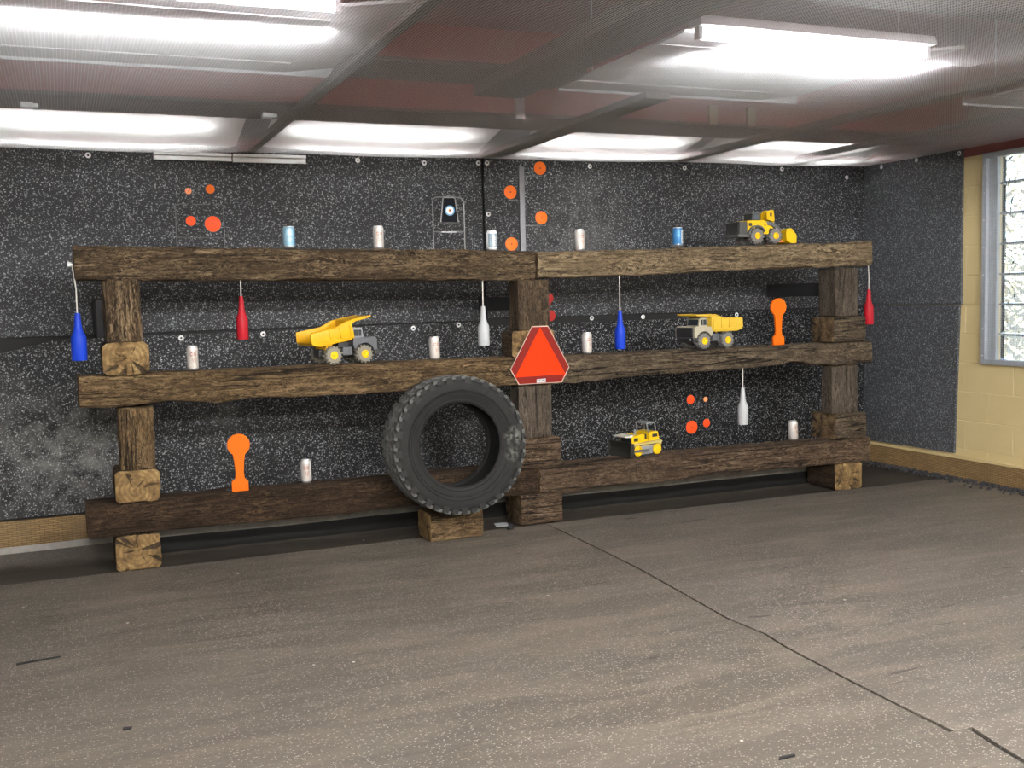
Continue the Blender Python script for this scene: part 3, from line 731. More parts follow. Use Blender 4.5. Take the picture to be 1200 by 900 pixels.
# ------------------------------------------------------------------ hanging bottles
def bottle(mat, label, x, y, ztop, zneck, zbot, xb=0, r=.034, side=False):
    """bottle whose cord is tied at ztop"""
    t = thing('hanging_bottle', label, 'hanging bottle target', (x, y, zbot), 0, 'plastic bottle targets on cords')
    h = zneck - zbot
    MB().lathe([(r * .92, 0), (r, .006), (r, h * .42), (r * .97, h * .5), (r * .62, h * .62), (r * .5, h * .72), (r * .36, h * .985), (r * .33, h), (0, h)], 28).build('bottle', mat, t)
    mb = MB(); mb.tube([(0, 0, h - .004), (.001, 0, h + (ztop - zneck) * .5), (xb, 0, ztop - zbot)], .0034, 8); mb.build('cord', CORD, t)
    mb = MB()
    if side: mb.lathe([(.006, 0), (.012, .003), (.012, .02), (0, .022)], 12, T(xb, 0, ztop - zbot) @ RY(-pi / 2)); mb.lathe([(.004, 0), (.004, .03)], 10, T(xb - .002, 0, ztop - zbot) @ RY(pi / 2))
    else: mb.tube([(xb, 0, ztop - zbot - .012), (xb + .006, 0, ztop - zbot - .006), (xb, 0, ztop - zbot), (xb, 0, ztop - zbot + .016)], .002, 6)
    mb.build('hook', WASHER if side else GALV, t)
    return t
bottle(BLUE_B, 'blue bottle hanging off the left end of the rack', .012, .04, 1.622, 1.371, 1.125, -.012, .039, True)
bottle(RED_B, 'red bottle hanging under the top left timber', .850, .05, 1.535, 1.44, 1.203, 0, .0315)
bottle(WHITE_B, 'white bottle hanging under the top left timber near the middle post', 2.272, .05, 1.509, 1.350, 1.114, 0, .0345)
bottle(BLUE_B, 'blue bottle hanging under the top right timber', 3.202, .05, 1.521, 1.300, 1.056, 0, .034)
bottle(RED_B, 'red bottle hanging off the right end of the rack', 5.192, .05, 1.580, 1.396, 1.150, -.006, .034, True)
bottle(WHITE_B, 'white bottle hanging low under the notched middle timber', 4.128, .05, .892, .756, .510, 0, .0345)

# ------------------------------------------------------------------ orange paddle targets
def paddle(label, x, y, z, rot=0):
    t = thing('paddle_target', label, 'paddle target', (x, y, z), rot, 'orange paddle targets')
    pts = []; rc = .0615; zc = .258
    a0 = radians(-58)
    for i in range(33):
        a = a0 + (2 * pi - 2 * (pi / 2 + a0)) * i / 32; pts.append((rc * cos(a), zc + rc * sin(a)))
    L = [(-.027, .17), (-.022, .10), (-.026, .07), (-.042, .058), (-.045, .05), (-.045, 0)]
    poly = pts + L + [(-x_, z_) for x_, z_ in L[::-1]]
    MB().prism(poly, -.009, .009, 1, .002).build('paddle', PADDLE, t)
    mb = MB(); mb.box((-.07, .012, 0), (.03, .05, .012), .003); mb.box((-.03, .0095, .011), (.03, .02, .045), .002); mb.build('foot', BLACK_STEEL, t)
paddle('orange paddle target on the bottom left timber', .800, .05, .364)
paddle('orange paddle target on the middle right timber near the right post', 4.425, .06, 1.032)

# ------------------------------------------------------------------ spinner and other metal targets
def disc(r, mat, parent, x, y, z, name='disc', hole=True):
    M = T(x, y, z) @ RX(pi / 2)
    o = MB().lathe([(0, 0), (r, 0), (r, .004), (r * .93, .0052), (0, .0052)], 28, M).build(name, mat, parent)
    mb = MB().lathe([(r * 1.01, -.0015), (r * 1.10, -.0015), (r * 1.10, .003), (r * 1.01, .003)], 28, M, True, 0, True); mb.build('rim', BLACK_STEEL, o)
    if hole: MB().lathe([(r * .11, .0045), (r * .11, .0072), (0, .0078)], 10, M).build('bolt', BLACK_STEEL, o)
    return o
def spinner(label, x, y, z, w, h, bar, discs, mats, arms, bar2=None, matf=None):
    """wire frame with two spindles, each a small disc above and a larger one below"""
    t = thing('spinner_target', label, 'spinner target', (x, y, z), 0, 'spinning disc targets')
    fm = matf or GREY_STEEL; mb = MB(); r = .0028
    mb.tube([(0, 0, 0), (0, 0, bar - .012), (.004, 0, bar - .003), (.012, 0, bar), (w - .012, 0, bar), (w - .004, 0, bar - .003), (w, 0, bar - .012), (w, 0, 0)], r, 8)
    if bar2 is not None: mb.tube([(0, .001, bar2), (w, .001, bar2)], r * .9, 8)
    mb.tube([(0, 0, .004), (0, .09, .003)], r, 8); mb.tube([(w, 0, .004), (w, .09, .003)], r, 8)
    mb.build('frame', fm, t)
    for (sx, ztop, rt, zb, rb), (m1, m2) in zip(discs, mats):
        s = MB().tube([(sx, -.008, zb + rb * .9), (sx - .001, -.01, bar - .01), (sx - .004, -.008, ztop - rt * .9)], .0045, 8)
        s.lathe([(.006, -.01), (.008, 0), (.006, .01)], 12, T(sx, -.006, bar) @ RY(pi / 2)); s.lathe([(.0065, 0), (.0065, .008), (0, .009)], 10, T(sx + .008, -.010, zb + rb + .012) @ RX(pi / 2)); s.lathe([(.0065, 0), (.0065, .008), (0, .009)], 10, T(sx + .004, -.010, ztop - rt - .014) @ RX(pi / 2))
        so = s.build('spindle', BLACK_STEEL, t)
        disc(rt, m1, so, sx - .006, -.008, ztop); disc(rb, m2, so, sx, -.008, zb)
    return t
spinner('black wire spinner frame with four orange discs on the top left timber', .531, .1, 1.711, .252, .24, .231, [(.077, .300, .017, .141, .026), (.192, .312, .024, .125, .042)],
        [(ORANGE_PALE, ORANGE_DEEP), (ORANGE, ORANGE_DEEP)], [], .052)
spinner('black spinner frame with four small orange discs on the bottom right timber', 3.718, .19, .352, .315, .25, .252, [(.088, .335, .030, .148, .044), (.205, .330, .017, .168, .028)],
        [(ORANGE_DEEP, ORANGE_DEEP), (ORANGE_PALE, ORANGE_DEEP)], [], .075, BLACK_STEEL)
# red discs peeking out behind the middle post
t = thing('spinner_target', 'two dull red discs sticking out behind the middle upper upright', 'spinner target', (2.69, .185, 1.34), 0, 'spinning disc targets')
MB().tube([(-.12, .0, 0), (.10, 0, .0)], .004, 8).build('arm', GREY_STEEL, t)
s = MB().tube([(.082, -.006, -.06), (.078, -.006, .05)], .004, 8).build('spindle', BLACK_STEEL, t)
disc(.030, RED, s, .078, -.008, .048, hole=False); disc(.034, RED, s, .085, -.008, -.062, hole=False); disc(.013, RED, s, .076, -.010, .016, hole=False)

# bell-shaped swinging target
t = thing('swinging_target', 'grey framed swinging target with a blue and white bullseye on the top left timber', 'swinging target', (2.088, .1, 1.685))
mb = MB(); hw = .0985
mb.tube([(-hw, 0, 0), (-hw, 0, .29), (-hw + .006, 0, .306), (-hw + .02, 0, .314), (-.02, 0, .317), (-.004, 0, .318), (.006, 0, .325), (.02, 0, .318), (hw - .02, 0, .312), (hw - .005, 0, .302), (hw, 0, .288), (hw, 0, 0)], .0036, 8)
mb.tube([(-hw, .002, .113), (-.04, .002, .110)], .003, 8); mb.tube([(.04, .002, .110), (hw, .002, .113)], .003, 8); mb.box((-.05, -.003, .106), (.045, .003, .114))
mb.tube([(-hw, 0, .004), (-hw, .1, .003)], .003, 8); mb.tube([(hw, 0, .004), (hw, .1, .003)], .003, 8)
mb.build('frame', plain('pale_grey_steel', (.17, .17, .175), .4, .5, .2, 40), t)
pl = MB().prism([(-.052, .168), (.054, .168), (.036, .308), (-.034, .308)], -.012, -.008, 1, .001).build('swing_plate', plain('dark_slate_plate', (.008, .009, .013), .7, 0, .2, 30, spec=.1), t)
mb = MB(); mb.tube([(-.054, -.010, .166), (-.036, -.010, .306), (-.03, -.010, .313), (.032, -.010, .313), (.038, -.010, .306), (.056, -.010, .166)], .0036, 8); mb.tube([(0, -.006, .313), (0, -.003, .322)], .004, 8)
mb.build('rim', plain('pale_steel_rim', (.28, .28, .29), .4, .4, .15, 40), pl)
MB().box((-.058, -.014, .160), (.058, -.004, .168), .002).build('lower_lip', BLACK_STEEL, pl)
for r, m, dy, nm in ((.030, plain('bull_blue', (.1, .27, .5), .5), 0, 'blue_ring'), (.022, plain('bull_white', (.85, .87, .88), .5), .001, 'white_ring'), (.010, ORANGE_PALE, .002, 'gold_centre'), (.004, BLACK_STEEL, .003, 'centre_dot')):
    MB().lathe([(0, 0), (r, 0), (r, .0008), (0, .0009)], 24, T(.004, -.012 - dy, .236) @ RX(pi / 2)).build(nm, m, pl)

# upright with four orange discs
t = thing('dueling_tree_target', 'tall grey post with four orange discs on alternating sides behind the timber joint', 'target stand', (2.584, .15, 1.672))
post_h = .525
MB().box((-.018, -.012, 0), (.018, .012, post_h), .002).build('post', plain('grey_square_tube', (.1, .1, .108), .4, .5, .2, 30), t)
MB().box((-.05, -.05, 0), (.05, .06, .006), .002).build('base_plate', BLACK_STEEL, t)
for (dx, dz) in ((.122, .517), (-.080, .368), (.124, .214), (-.080, .053)):
    s_ = 1 if dx > 0 else -1
    a = MB().box((min(.017 * s_, dx + .012 * s_), -.013, dz - .051), (max(.017 * s_, dx + .012 * s_), -.007, dz - .045), .001)
    a.lathe([(.0035, 0), (.0035, .05)], 8, T(dx, -.010, dz - .05))
    ao = a.build('paddle_arm', GREY_STEEL, t)
    disc(.0405, ORANGE, ao, dx, -.012, dz)

# ------------------------------------------------------------------ toys
def wheel(parent, x, y, r, w, tyre, hubm, side, lugs=14, hr=.44):
    """axis along local y; side -1/+1 is the outer face"""
    M = T(x, y, r) @ RX(pi / 2)
    o_ = -side
    mb = MB(); mb.lathe([(r * .45, -w / 2), (r * .78, -w / 2), (r * .89, -w * .38), (r * .90, 0), (r * .89, w * .38), (r * .78, w / 2), (r * .45, w / 2)], 32, M)
    for i in range(lugs):
        a = 2 * pi * i / lugs
        for q in (-1, 1):
            mb.box((r * .82, -r * .07, min(q * w * .06, q * w * .485)), (r * 1.0, r * .10, max(q * w * .06, q * w * .485)), r * .02, M @ RZ(a + (pi / lugs if q > 0 else 0)), seg=1)
    wo = mb.build('wheel', tyre, parent)
    z = w / 2 * (-side)    # lathe z -> -y
    d = -side
    MB().lathe([(r * hr, z - d * w * .1), (r * hr, z + d * w * .06), (r * hr * .8, z + d * w * .08), (r * hr * .72, z + d * w * .015), (r * hr * .4, z + d * w * .015), (r * hr * .34, z + d * w * .1), (r * .05, z + d * w * .12)], 24, M).build('hub', hubm, wo)
    return wo

def dump_truck(label, x, y, z, rotz, tilt, body_m, tyre_m, yel=YEL):
    t = thing('toy_dump_truck', label, 'toy truck', (x, y, z), rotz, 'toy dump trucks')
    for wx in (-.085, .110):
        for s_ in (-1, 1): wheel(t, wx, s_ * .078, .054, .052, tyre_m, YEL2, s_)
    mb = MB(); mb.box((-.15, -.04, .045), (.17, .04, .085), .004); mb.box((-.10, -.055, .04), (-.07, .055, .068), .004); mb.box((.095, -.055, .04), (.125, .055, .068), .004); mb.box((-.03, -.045, .08), (.05, .045, .125), .004)
    mb.build('chassis', TOYBLACK, t)
    for s_ in (-1, 1):
        mb = MB(); mb.box((-.025, min(s_ * .05, s_ * .092), .05), (.035, max(s_ * .05, s_ * .092), .098), .005); mb.box((-.02, min(s_ * .09, s_ * .094), .056), (-.002, max(s_ * .09, s_ * .094), .09), .001); mb.box((.012, min(s_ * .09, s_ * .094), .056), (.03, max(s_ * .09, s_ * .094), .09), .001)
        mb.build('fuel_tank', TOYGREY, t)
    # body with wheel arches
    arch = [(.11 + .064 * cos(a), .054 + .064 * sin(a)) for a in [pi * (i / 14) for i in range(15)]]
    fender = [(.185, .054)] + arch[1:-1] + [(.046, .075), (.035, .10), (.035, .142), (.18, .146), (.19, .13), (.19, .06)]
    fender = [(.19, .060), (.174, .060)] + arch[1:-2] + [(.046, .088), (.038, .112), (.04, .146), (.178, .15), (.19, .135)]
    bd = MB()
    for s_ in (-1, 1): bd.prism(fender, min(s_ * .045, s_ * .1), max(s_ * .045, s_ * .1), 1)
    bd.box((.05, -.05, .09), (.185, .05, .147), .003)
    bo = bd.build('hood', body_m, t)
    gr = MB().box((.186, -.085, .078), (.197, .085, .142), .003)
    for i in range(5): gr.box((.196, -.08, .084 + .0115 * i), (.200, .08, .089 + .0115 * i))
    gr.build('grille', TOYBLACK, t)
    MB().box((.17, -.102, .05), (.205, .102, .078), .005).build('bumper', TOYBLACK, t)
    for s_ in (-1, 1): MB().lathe([(.008, 0), (.008, .004), (0, .006)], 12, T(.205, s_ * .075, .064) @ RY(pi / 2)).build('headlight', TOYLIGHT, t)
    cb = MB().prism([(.05, .147), (.125, .147), (.118, .195), (.11, .205), (.05, .205)], -.062, .062, 1, .003)
    co = cb.build('cab', body_m if body_m is CREAM else TOYLIGHT, t)
    for s_ in (-1, 1): MB().box((.062, s_ * .0625 - .001, .157), (.088, s_ * .0625 + .001, .193)).box((.092, s_ * .0625 - .001, .157), (.11, s_ * .0625 + .001, .193)).build('side_window', GLASSY, co)
    MB().prism([(.1262, .155), (.1275, .155), (.1205, .193), (.1192, .193)], -.052, .052, 1).build('windscreen', GLASSY, co)
    # bed, pivoting at its rear
    B = T(-.13, 0, .105) @ RY(-tilt) @ T(.13, 0, -.105)
    side = [(-.205, .125), (-.165, .112), (.03, .112), (.048, .135), (.052, .222), (.02, .222), (-.055, .198), (-.205, .196), (-.212, .19), (-.215, .14)]
    bed = MB()
    for s_ in (-1, 1):
        bed.prism(side, min(s_ * .098, s_ * .104), max(s_ * .098, s_ * .104), 1, .001, B)
        rail = [(-.208, .196), (-.055, .198), (.02, .222), (.05, .222)]
        for p, q in zip(rail, rail[1:]): bed.tube([(p[0], s_ * .103, p[1]), (q[0], s_ * .103, q[1])], .004, 8, B)
        for sx in (-.10, -.035, .03): bed.box((sx, s_ * .106 - .003, .13), (sx + .008, s_ * .106 + .003, .192 if sx < -.05 else .2), .001, B)
        bed.box((-.13, s_ * .106 - .003, .128), (.04, s_ * .106 + .003, .136), .001, B)
    bed.prism([(-.205, .125), (-.165, .112), (.03, .112), (.03, .118), (-.163, .118), (-.202, .131)], -.1, .1, 1, 0, B)
    bed.box((.042, -.1, .118), (.052, .1, .222), .001, B)
    bed.prism([(-.214, .14), (-.205, .125), (-.198, .128), (-.206, .145)], -.1, .1, 1, 0, B)
    bed.prism([(.044, .210), (.175, .218), (.178, .226), (.048, .224)], -.1, .1, 1, .001, B)
    for sy in (-.098, .098): bed.prism([(.05, .200), (.075, .214), (.175, .218), (.178, .228), (.05, .228)], sy - .004, sy + .004, 1, 0, B)
    bed.build('dump_bed', yel, t)
    mb = MB()
    for s_ in (-1, 1): mb.prism([(-.125, .085), (-.07, .085), (-.08, .116), (-.115, .116)], min(s_ * .05, s_ * .07), max(s_ * .05, s_ * .07), 1)
    mb.build('bed_support', yel, t)
    if tilt > .03:
        mb = MB(); mb.tube([(-.02, 0, .09), (.0, 0, .135)], .01, 10); mb.build('ram', TOYGREY, t)
    return t
dump_truck('yellow toy dump truck with tipped bed and grey hood, on the middle left timber', 1.41, .135, 1.041, radians(12), radians(9), TOYGREY, TYRE_TOY, YEL)
dump_truck('yellow toy dump truck with cream hood and black grille, on the middle right timber', 3.905, .125, 1.031, radians(180 + 6), 0, CREAM, TYRE_TOY2, plain('pale_toy_yellow', (.58, .38, .03), .4, 0, .1, 60))

# loader on the top right timber
t = thing('toy_wheel_loader', 'yellow toy wheel loader with black cab on the top right timber', 'toy loader', (4.315, .13, 1.716), radians(0))
for wx in (-.072, .075):
    for s_ in (-1, 1): wheel(t, wx, s_ * .072, .054, .05, TYRE_TOY2, YEL2, s_, 14, .42)
mb = MB(); mb.box((-.20, -.055, .05), (.11, .055, .08), .004); mb.box((-.085, -.06, .04), (-.06, .06, .066)); mb.box((.062, -.06, .04), (.088, .06, .066)); mb.build('chassis', TOYBLACK, t)
mb = MB(); mb.box((-.205, -.082, .062), (-.142, .082, .148), .006)
for i in range(6): mb.box((-.211, -.07, .072 + .0125 * i), (-.204, .07, .079 + .0125 * i), .001)
mb.build('engine_grille', plain('dusty_black_plastic', (.05, .05, .05), .55, 0, .25, 60), t)
MB().box((-.222, -.09, .045), (-.135, .09, .064), .005).build('rear_bumper', plain('dusty_grey_black', (.1, .1, .1), .6, 0, .2, 60), t)
mb = MB()
arch = [(-.072 + .066 * cos(a), .054 + .066 * sin(a)) for a in [pi * (i / 12) for i in range(13)]]
poly = [(.03, .066)] + [(-.006, .066)] + arch[1:-1] + [(-.138, .075), (-.142, .155), (.0, .158), (.016, .14), (.03, .10)]
for s_ in (-1, 1): mb.prism(poly, min(s_ * .04, s_ * .078), max(s_ * .04, s_ * .078), 1)
mb.box((-.14, -.05, .085), (.01, .05, .157), .004); mb.box((-.01, -.05, .06), (.04, .05, .13), .004)
bo = mb.build('engine_hood', YEL2, t)
mb = MB()
for s_ in (-1, 1): mb.box((-.13, s_ * .0785 - .001, .118), (-.105, s_ * .0785 + .001, .140)); mb.box((-.005, s_ * .0785 - .001, .12), (.004, s_ * .0785 + .001, .132))
mb.build('vent', TOYBLACK, bo)
mb = MB()
for s_ in (-1, 1):
    pts = [(-.072 + .062 * cos(a), .054 + .062 * sin(a)) for a in [radians(25 + 150 * i / 12) for i in range(13)]]; pts2 = [(-.072 + .071 * cos(a), .054 + .071 * sin(a)) for a in [radians(25 + 150 * i / 12) for i in range(13)]]
    mb.prism(pts + pts2[::-1], min(s_ * .05, s_ * .098), max(s_ * .05, s_ * .098), 1)
mb.build('fender', TOYGREY, t)
cb = MB().prism([(-.085, .157), (-.012, .157), (-.018, .205), (-.078, .205)], -.048, .048, 1, .003).build('cab', TOYBLACK, t)
MB().box((-.092, -.054, .204), (-.006, .054, .213), .003).build('cab_roof', TOYGREY, cb)
mb = MB()
for s_ in (-1, 1): mb.box((-.068, s_ * .0485 - .001, .166), (-.026, s_ * .0485 + .001, .198))
mb.build('side_window', plain('dusty_toy_window', (.08, .1, .13), .2, 0, .1, 20), cb)
mb = MB()
for s_ in (-1, 1):
    mb.prism([(.0, .135), (.01, .155), (.085, .148), (.14, .118), (.175, .075), (.165, .062), (.125, .102), (.075, .128), (.01, .13)], min(s_ * .03, s_ * .045), max(s_ * .03, s_ * .045), 1)
mb.build('lift_arm', TOYGREY, t)
mb = MB(); mb.prism([(.055, .125), (.085, .15), (.11, .152), (.105, .10), (.06, .09)], -.03, .03, 1, .002); mb.build('arm_mount', YEL2, t)
mb = MB()
for s_ in (-1, 1): mb.prism([(.045, .165), (.10, .152), (.108, .16), (.100, .228), (.088, .232), (.05, .222), (.042, .21)], min(s_ * .022, s_ * .04), max(s_ * .022, s_ * .04), 1, .002)
mb.box((.05, -.022, .16), (.095, .022, .168)); lk = mb.build('linkage', YEL2, t)
mb = MB()
for s_ in (-1, 1): mb.box((.068, s_ * .0405 - .001, .188), (.084, s_ * .0405 + .001, .21))
mb.build('linkage_slot', TOYBLACK, lk)
bk = MB()
prof = [(.150, .075), (.158, .10), (.195, .103), (.190, .098), (.166, .092), (.158, .07), (.166, .03), (.20, .012), (.235, .010), (.235, .004), (.19, .004), (.155, .022)]
bk.prism(prof, -.105, .105, 1)
for s_ in (-1, 1): bk.prism([(.150, .075), (.158, .10), (.196, .103), (.236, .058), (.235, .006), (.19, .005), (.155, .022)], min(s_ * .101, s_ * .107), max(s_ * .101, s_ * .107), 1)
bk.build('bucket', YEL2, t)
MB().box((.12, -.07, .01), (.165, .07, .026), .003).build('bucket_edge', plain('orange_toy_plastic', (.7, .22, .02), .5), t)

# dozer on the bottom right timber
t = thing('toy_bulldozer', 'yellow toy bulldozer with dark blade and grey roll bar on the bottom right timber', 'toy bulldozer', (3.385, .155, .353), radians(180 + 11))
for s_ in (-1, 1):
    tr = MB(); rr = .037; xa, xb = .078, -.084; y0_, y1_ = min(s_ * .05, s_ * .085), max(s_ * .05, s_ * .085)
    loop = [(xa + rr * cos(a), rr + rr * sin(a)) for a in [radians(-90 + 180 * i / 12) for i in range(13)]] + [(xb + rr * cos(a), rr + rr * sin(a)) for a in [radians(90 + 180 * i / 12) for i in range(13)]]
    inner = [(xa + .031 * cos(a), rr + .031 * sin(a)) for a in [radians(-90 + 180 * i / 12) for i in range(13)]] + [(xb + .031 * cos(a), rr + .031 * sin(a)) for a in [radians(90 + 180 * i / 12) for i in range(13)]]
    n = len(loop); vs = [(x_, y0_, z_) for x_, z_ in loop] + [(x_, y1_, z_) for x_, z_ in loop] + [(x_, y0_, z_) for x_, z_ in inner] + [(x_, y1_, z_) for x_, z_ in inner]; fs = []
    for i in range(n):
        j = (i + 1) % n; fs += [[i, j, n + j, n + i], [2 * n + i, 3 * n + i, 3 * n + j, 2 * n + j], [i, 2 * n + i, 2 * n + j, j], [n + i, n + j, 3 * n + j, 3 * n + i]]
    tr.add(vs, fs); to = tr.build('track', TOYBLACK, t)
    for wx in (xa, xb):
        MB().lathe([(.0345, -.012), (.036, 0), (.0345, .0155), (.026, .017), (.024, .012), (.010, .012), (.008, .018), (0, .018)], 28, T(wx, s_ * .071, rr) @ RX(pi / 2 * s_) if s_ > 0 else T(wx, s_ * .071, rr) @ RX(pi / 2)).build('sprocket', YEL2, to) if s_ < 0 else MB().lathe([(.0345, -.012), (.036, 0), (.0345, .0155), (.026, .017), (.024, .012), (.010, .012), (.008, .018), (0, .018)], 28, T(wx, s_ * .071, rr) @ RX(-pi / 2)).build('sprocket', YEL2, to)
    mb = MB().box((-.052, y0_ + .004, .010), (.046, y1_ - .004, .062), .004)
    for i in range(3): mb.lathe([(.009, 0), (.009, .004), (0, .005)], 12, T(-.03 + .03 * i, y1_ - .004 if s_ > 0 else y0_ + .004, .026) @ RX(-pi / 2 * s_))
    mb.box((-.04, (y0_ if s_ < 0 else y1_ - .004), .042), (.035, (y0_ + .004 if s_ < 0 else y1_), .05)); mb.build('track_frame', TOYLIGHT, to)
mb = MB(); mb.prism([(-.125, .062), (.105, .062), (.108, .085), (-.02, .088), (-.128, .094)], -.082, .082, 1, .002); mb.build('lower_hull', plain('tan_yellow_plastic', (.45, .36, .12), .5), t)
mb = MB(); mb.prism([(-.0, .084), (.108, .084), (.108, .122), (.095, .130), (.012, .140), (.0, .135)], -.06, .06, 1, .003); mb.prism([(-.118, .094), (-.03, .090), (-.035, .148), (-.105, .150)], -.07, .07, 1, .004); mb.box((-.05, -.05, .085), (.01, .05, .10)); bo = mb.build('hood', YEL2, t)
mb = MB()
for s_ in (-1, 1): mb.box((.058, s_ * .0605 - .001, .096), (.092, s_ * .0605 + .001, .118)); mb.box((-.098, s_ * .0705 - .001, .115), (-.055, s_ * .0705 + .001, .135))
mb.build('vent', TOYBLACK, bo)
mb = MB().box((.106, -.05, .085), (.112, .05, .122), .002); mb.build('radiator_grille', TOYBLACK, t)
MB().box((-.03, -.045, .098), (-.002, .045, .135), .006).build('seat', TOYBLACK, t)
mb = MB()
for s_ in (-1, 1): mb.tube([(-.035, s_ * .055, .145), (-.022, s_ * .052, .205), (-.092, s_ * .052, .207), (-.098, s_ * .055, .148)], .0045, 8)
mb.box((-.095, -.056, .203), (-.02, .056, .211), .002); mb.build('roll_bar', TOYLIGHT, t)
mb = MB().lathe([(.007, 0), (.007, .035), (.005, .037)], 12, T(.05, .02, .132)); mb.build('exhaust', TOYLIGHT, t)
mb = MB()
prof = [(.152, .004), (.168, .004), (.150, .03), (.146, .055), (.152, .08), (.166, .10), (.158, .10), (.142, .08), (.136, .055), (.14, .03)]
mb.prism(prof, -.115, .115, 1)
for s_ in (-1, 1): mb.prism([(.14, .006), (.170, .004), (.172, .03), (.166, .098), (.14, .09)], min(s_ * .112, s_ * .117), max(s_ * .112, s_ * .117), 1)
mb.build('blade', BLADE, t)
mb = MB()
for s_ in (-1, 1): mb.prism([(.0, .03), (.145, .03), (.145, .045), (.0, .045)], min(s_ * .09, s_ * .097), max(s_ * .09, s_ * .097), 1)
mb.build('push_arm', TOYGREY, t)
mb = MB(); mb.prism([(.112, .122), (.165, .128), (.168, .134), (.09, .140)], -.06, .06, 1, .001); mb.build('blade_bracket', plain('pale_toy_plastic', (.55, .54, .48), .5), t)

# ------------------------------------------------------------------ ceiling: beams, mesh, lights
g = G('red_painted_joist'); v = g.obj(); REDJ = g.p(col=g.mix(g.noise(g.map(v, (1, 1, 6)), 2, 5), (.30, .055, .06), (.42, .09, .092)), rough=.7)
DARKB = plain('dark_brown_board', (.035, .028, .025), .85, 0, .3, 12, spec=.1)
def joist(name, a, b):
    mb = MB(); mb.box(a, b, .003); o = mb.build(name, REDJ); tag(o, kind='structure')
    MB().box((a[0], a[1] + .001, a[2] - .02), (b[0], b[1] - .001, a[2]), .002).build('bottom_board', DARKB, o)
joist('ceiling_beam_back', (X0, -.09, 2.475), (X1, .36, ZT))
joist('ceiling_beam_middle', (X0, -3.1, 2.50), (X1, -2.60, ZT))
joist('ceiling_beam_front', (X0, -5.6, 2.50), (X1, -5.2, ZT))
def strip(name, a, b, m=DARKB): tag(MB().box(a, b, .003).build(name, m), kind='structure')
strip('ceiling_batten_left', (1.07, -4.0, 2.352), (1.12, .97, 2.385))
strip('ceiling_batten_middle', (2.66, -1.25, 2.365), (2.80, .97, 2.40))
strip('ceiling_board_cross', (1.16, -1.30, 2.455), (2.31, -.90, 2.475))
strip('ceiling_batten_center', (1.86, -4.0, 2.39), (2.12, -.95, 2.452))
strip('ceiling_batten_right', (4.18, -4.0, 2.375), (4.27, .97, 2.41))
strip('ceiling_batten_far_right', (5.2, -4.0, 2.40), (5.28, .97, 2.43))
# small tan shims and a steel strap on the red beam
for i, (x, lab) in enumerate(((3.78, 'left tan wood shim on the red ceiling beam'), (4.07, 'right tan wood shim on the red ceiling beam'))):
    o = MB().prism([(x, 2.46), (x + .055, 2.46), (x + .06, 2.58), (x - .006, 2.58)], -.115, -.092, 1, .002).build('wood_shim', plain('tan_shim_wood_%s' % 'ab'[i], (.42, .35, .22), .7, 0, .25, 20)); tag(o, lab, 'wood shim')
o = MB().box((2.45, -.12, 2.44), (2.50, -.092, 2.62), .002).build('steel_strap', GALV); tag(o, 'vertical grey steel strap on the red ceiling beam', 'strap')
# light fixtures: white reflector sheet with a lit tube along its front edge
def fixture(label, x0, x1, y0, y1, z, tubemat=TUBE, tx=None, group='ceiling strip lights'):
    t = thing('strip_light', label, 'ceiling light', ((x0 + x1) / 2, (y0 + y1) / 2, z), 0, group)
    hx, hy = (x1 - x0) / 2, (y1 - y0) / 2
    mb = MB(); mb.prism([(-hx, .0), (-hx + .01, .0), (hx - .26, .0), (hx - .01, .035), (hx, .035), (hx, .05), (hx - .26, .012), (-hx, .012)], -hy + .10, hy, 1)
    mb.box((-hx, -hy + .3, -.004), (hx - .27, -hy + .315, .0)); mb.box((-hx, hy - .22, -.004), (hx - .27, hy - .205, .0)); mb.box((-hx, hy - .012, -.012), (hx - .02, hy, .03))
    mb.build('reflector', WHITE_SHEET, t)
    a, b = (-hx, -hx + 1.19) if tx is None else tx
    MB().prism([(-hy - .04, .0), (-hy + .06, .0), (-hy + .045, .04), (-hy - .025, .04)], a - .01, b + .01, 0, .002).build('housing', WHITE_SHEET, t)
    tb = MB().lathe([(.019, 0), (.019, b - a - .04)], 16, T(a + .02, -hy + .01, -.03) @ RY(pi / 2)).build('tube', tubemat, t)
    MB().box((a - .002, -hy - .008, -.05), (a + .018, -hy + .028, .03), .002).build('end_cap', WHITE_SHEET, t)
    MB().box((b - .018, -hy - .008, -.05), (b + .002, -hy + .028, .03), .002).build('end_cap', WHITE_SHEET, t)
    for sx in (-hx + .15, hx - .3):
        for sy in (-hy + .2, hy - .1): MB().tube([(sx, sy, .011), (sx, sy, ZT - z - .001)], .004, 6).build('hanger_rod', GALV, t)
    return t
fixture('lit ceiling strip light with white reflector at upper left of the photo', -.30, 1.20, -2.20, -.92, 2.455)
fixture('lit ceiling strip light with white reflector above the right half, front row', 2.33, 3.83, -2.24, -.93, 2.455)
fixture('white ceiling reflector at the far right above the window', 4.82, 5.94, -2.3, -1.15, 2.46, TUBE_BACK, (-.5, .5))
fixture('ceiling strip light just in front of the front right one, mostly out of frame', 1.75, 2.87, -3.75, -2.68 - .45, 2.455, TUBE)
for x in (-.9, 1.3, 3.6):  # unseen lamps added out of frame to raise the ambient light
    fixture('unseen ceiling strip light added over the shooting floor for ambient light', x, x + 1.4, -4.9, -3.9, 2.46, FILL_ROOM)
for x in (-.6, 1.6, 3.9):  # more unseen lamps, added at the rear as frontal fill
    fixture('unseen ceiling strip light added far behind the viewpoint for frontal fill light', x, x + 1.4, -7.6, -6.6, 2.46, FILL_FAR)
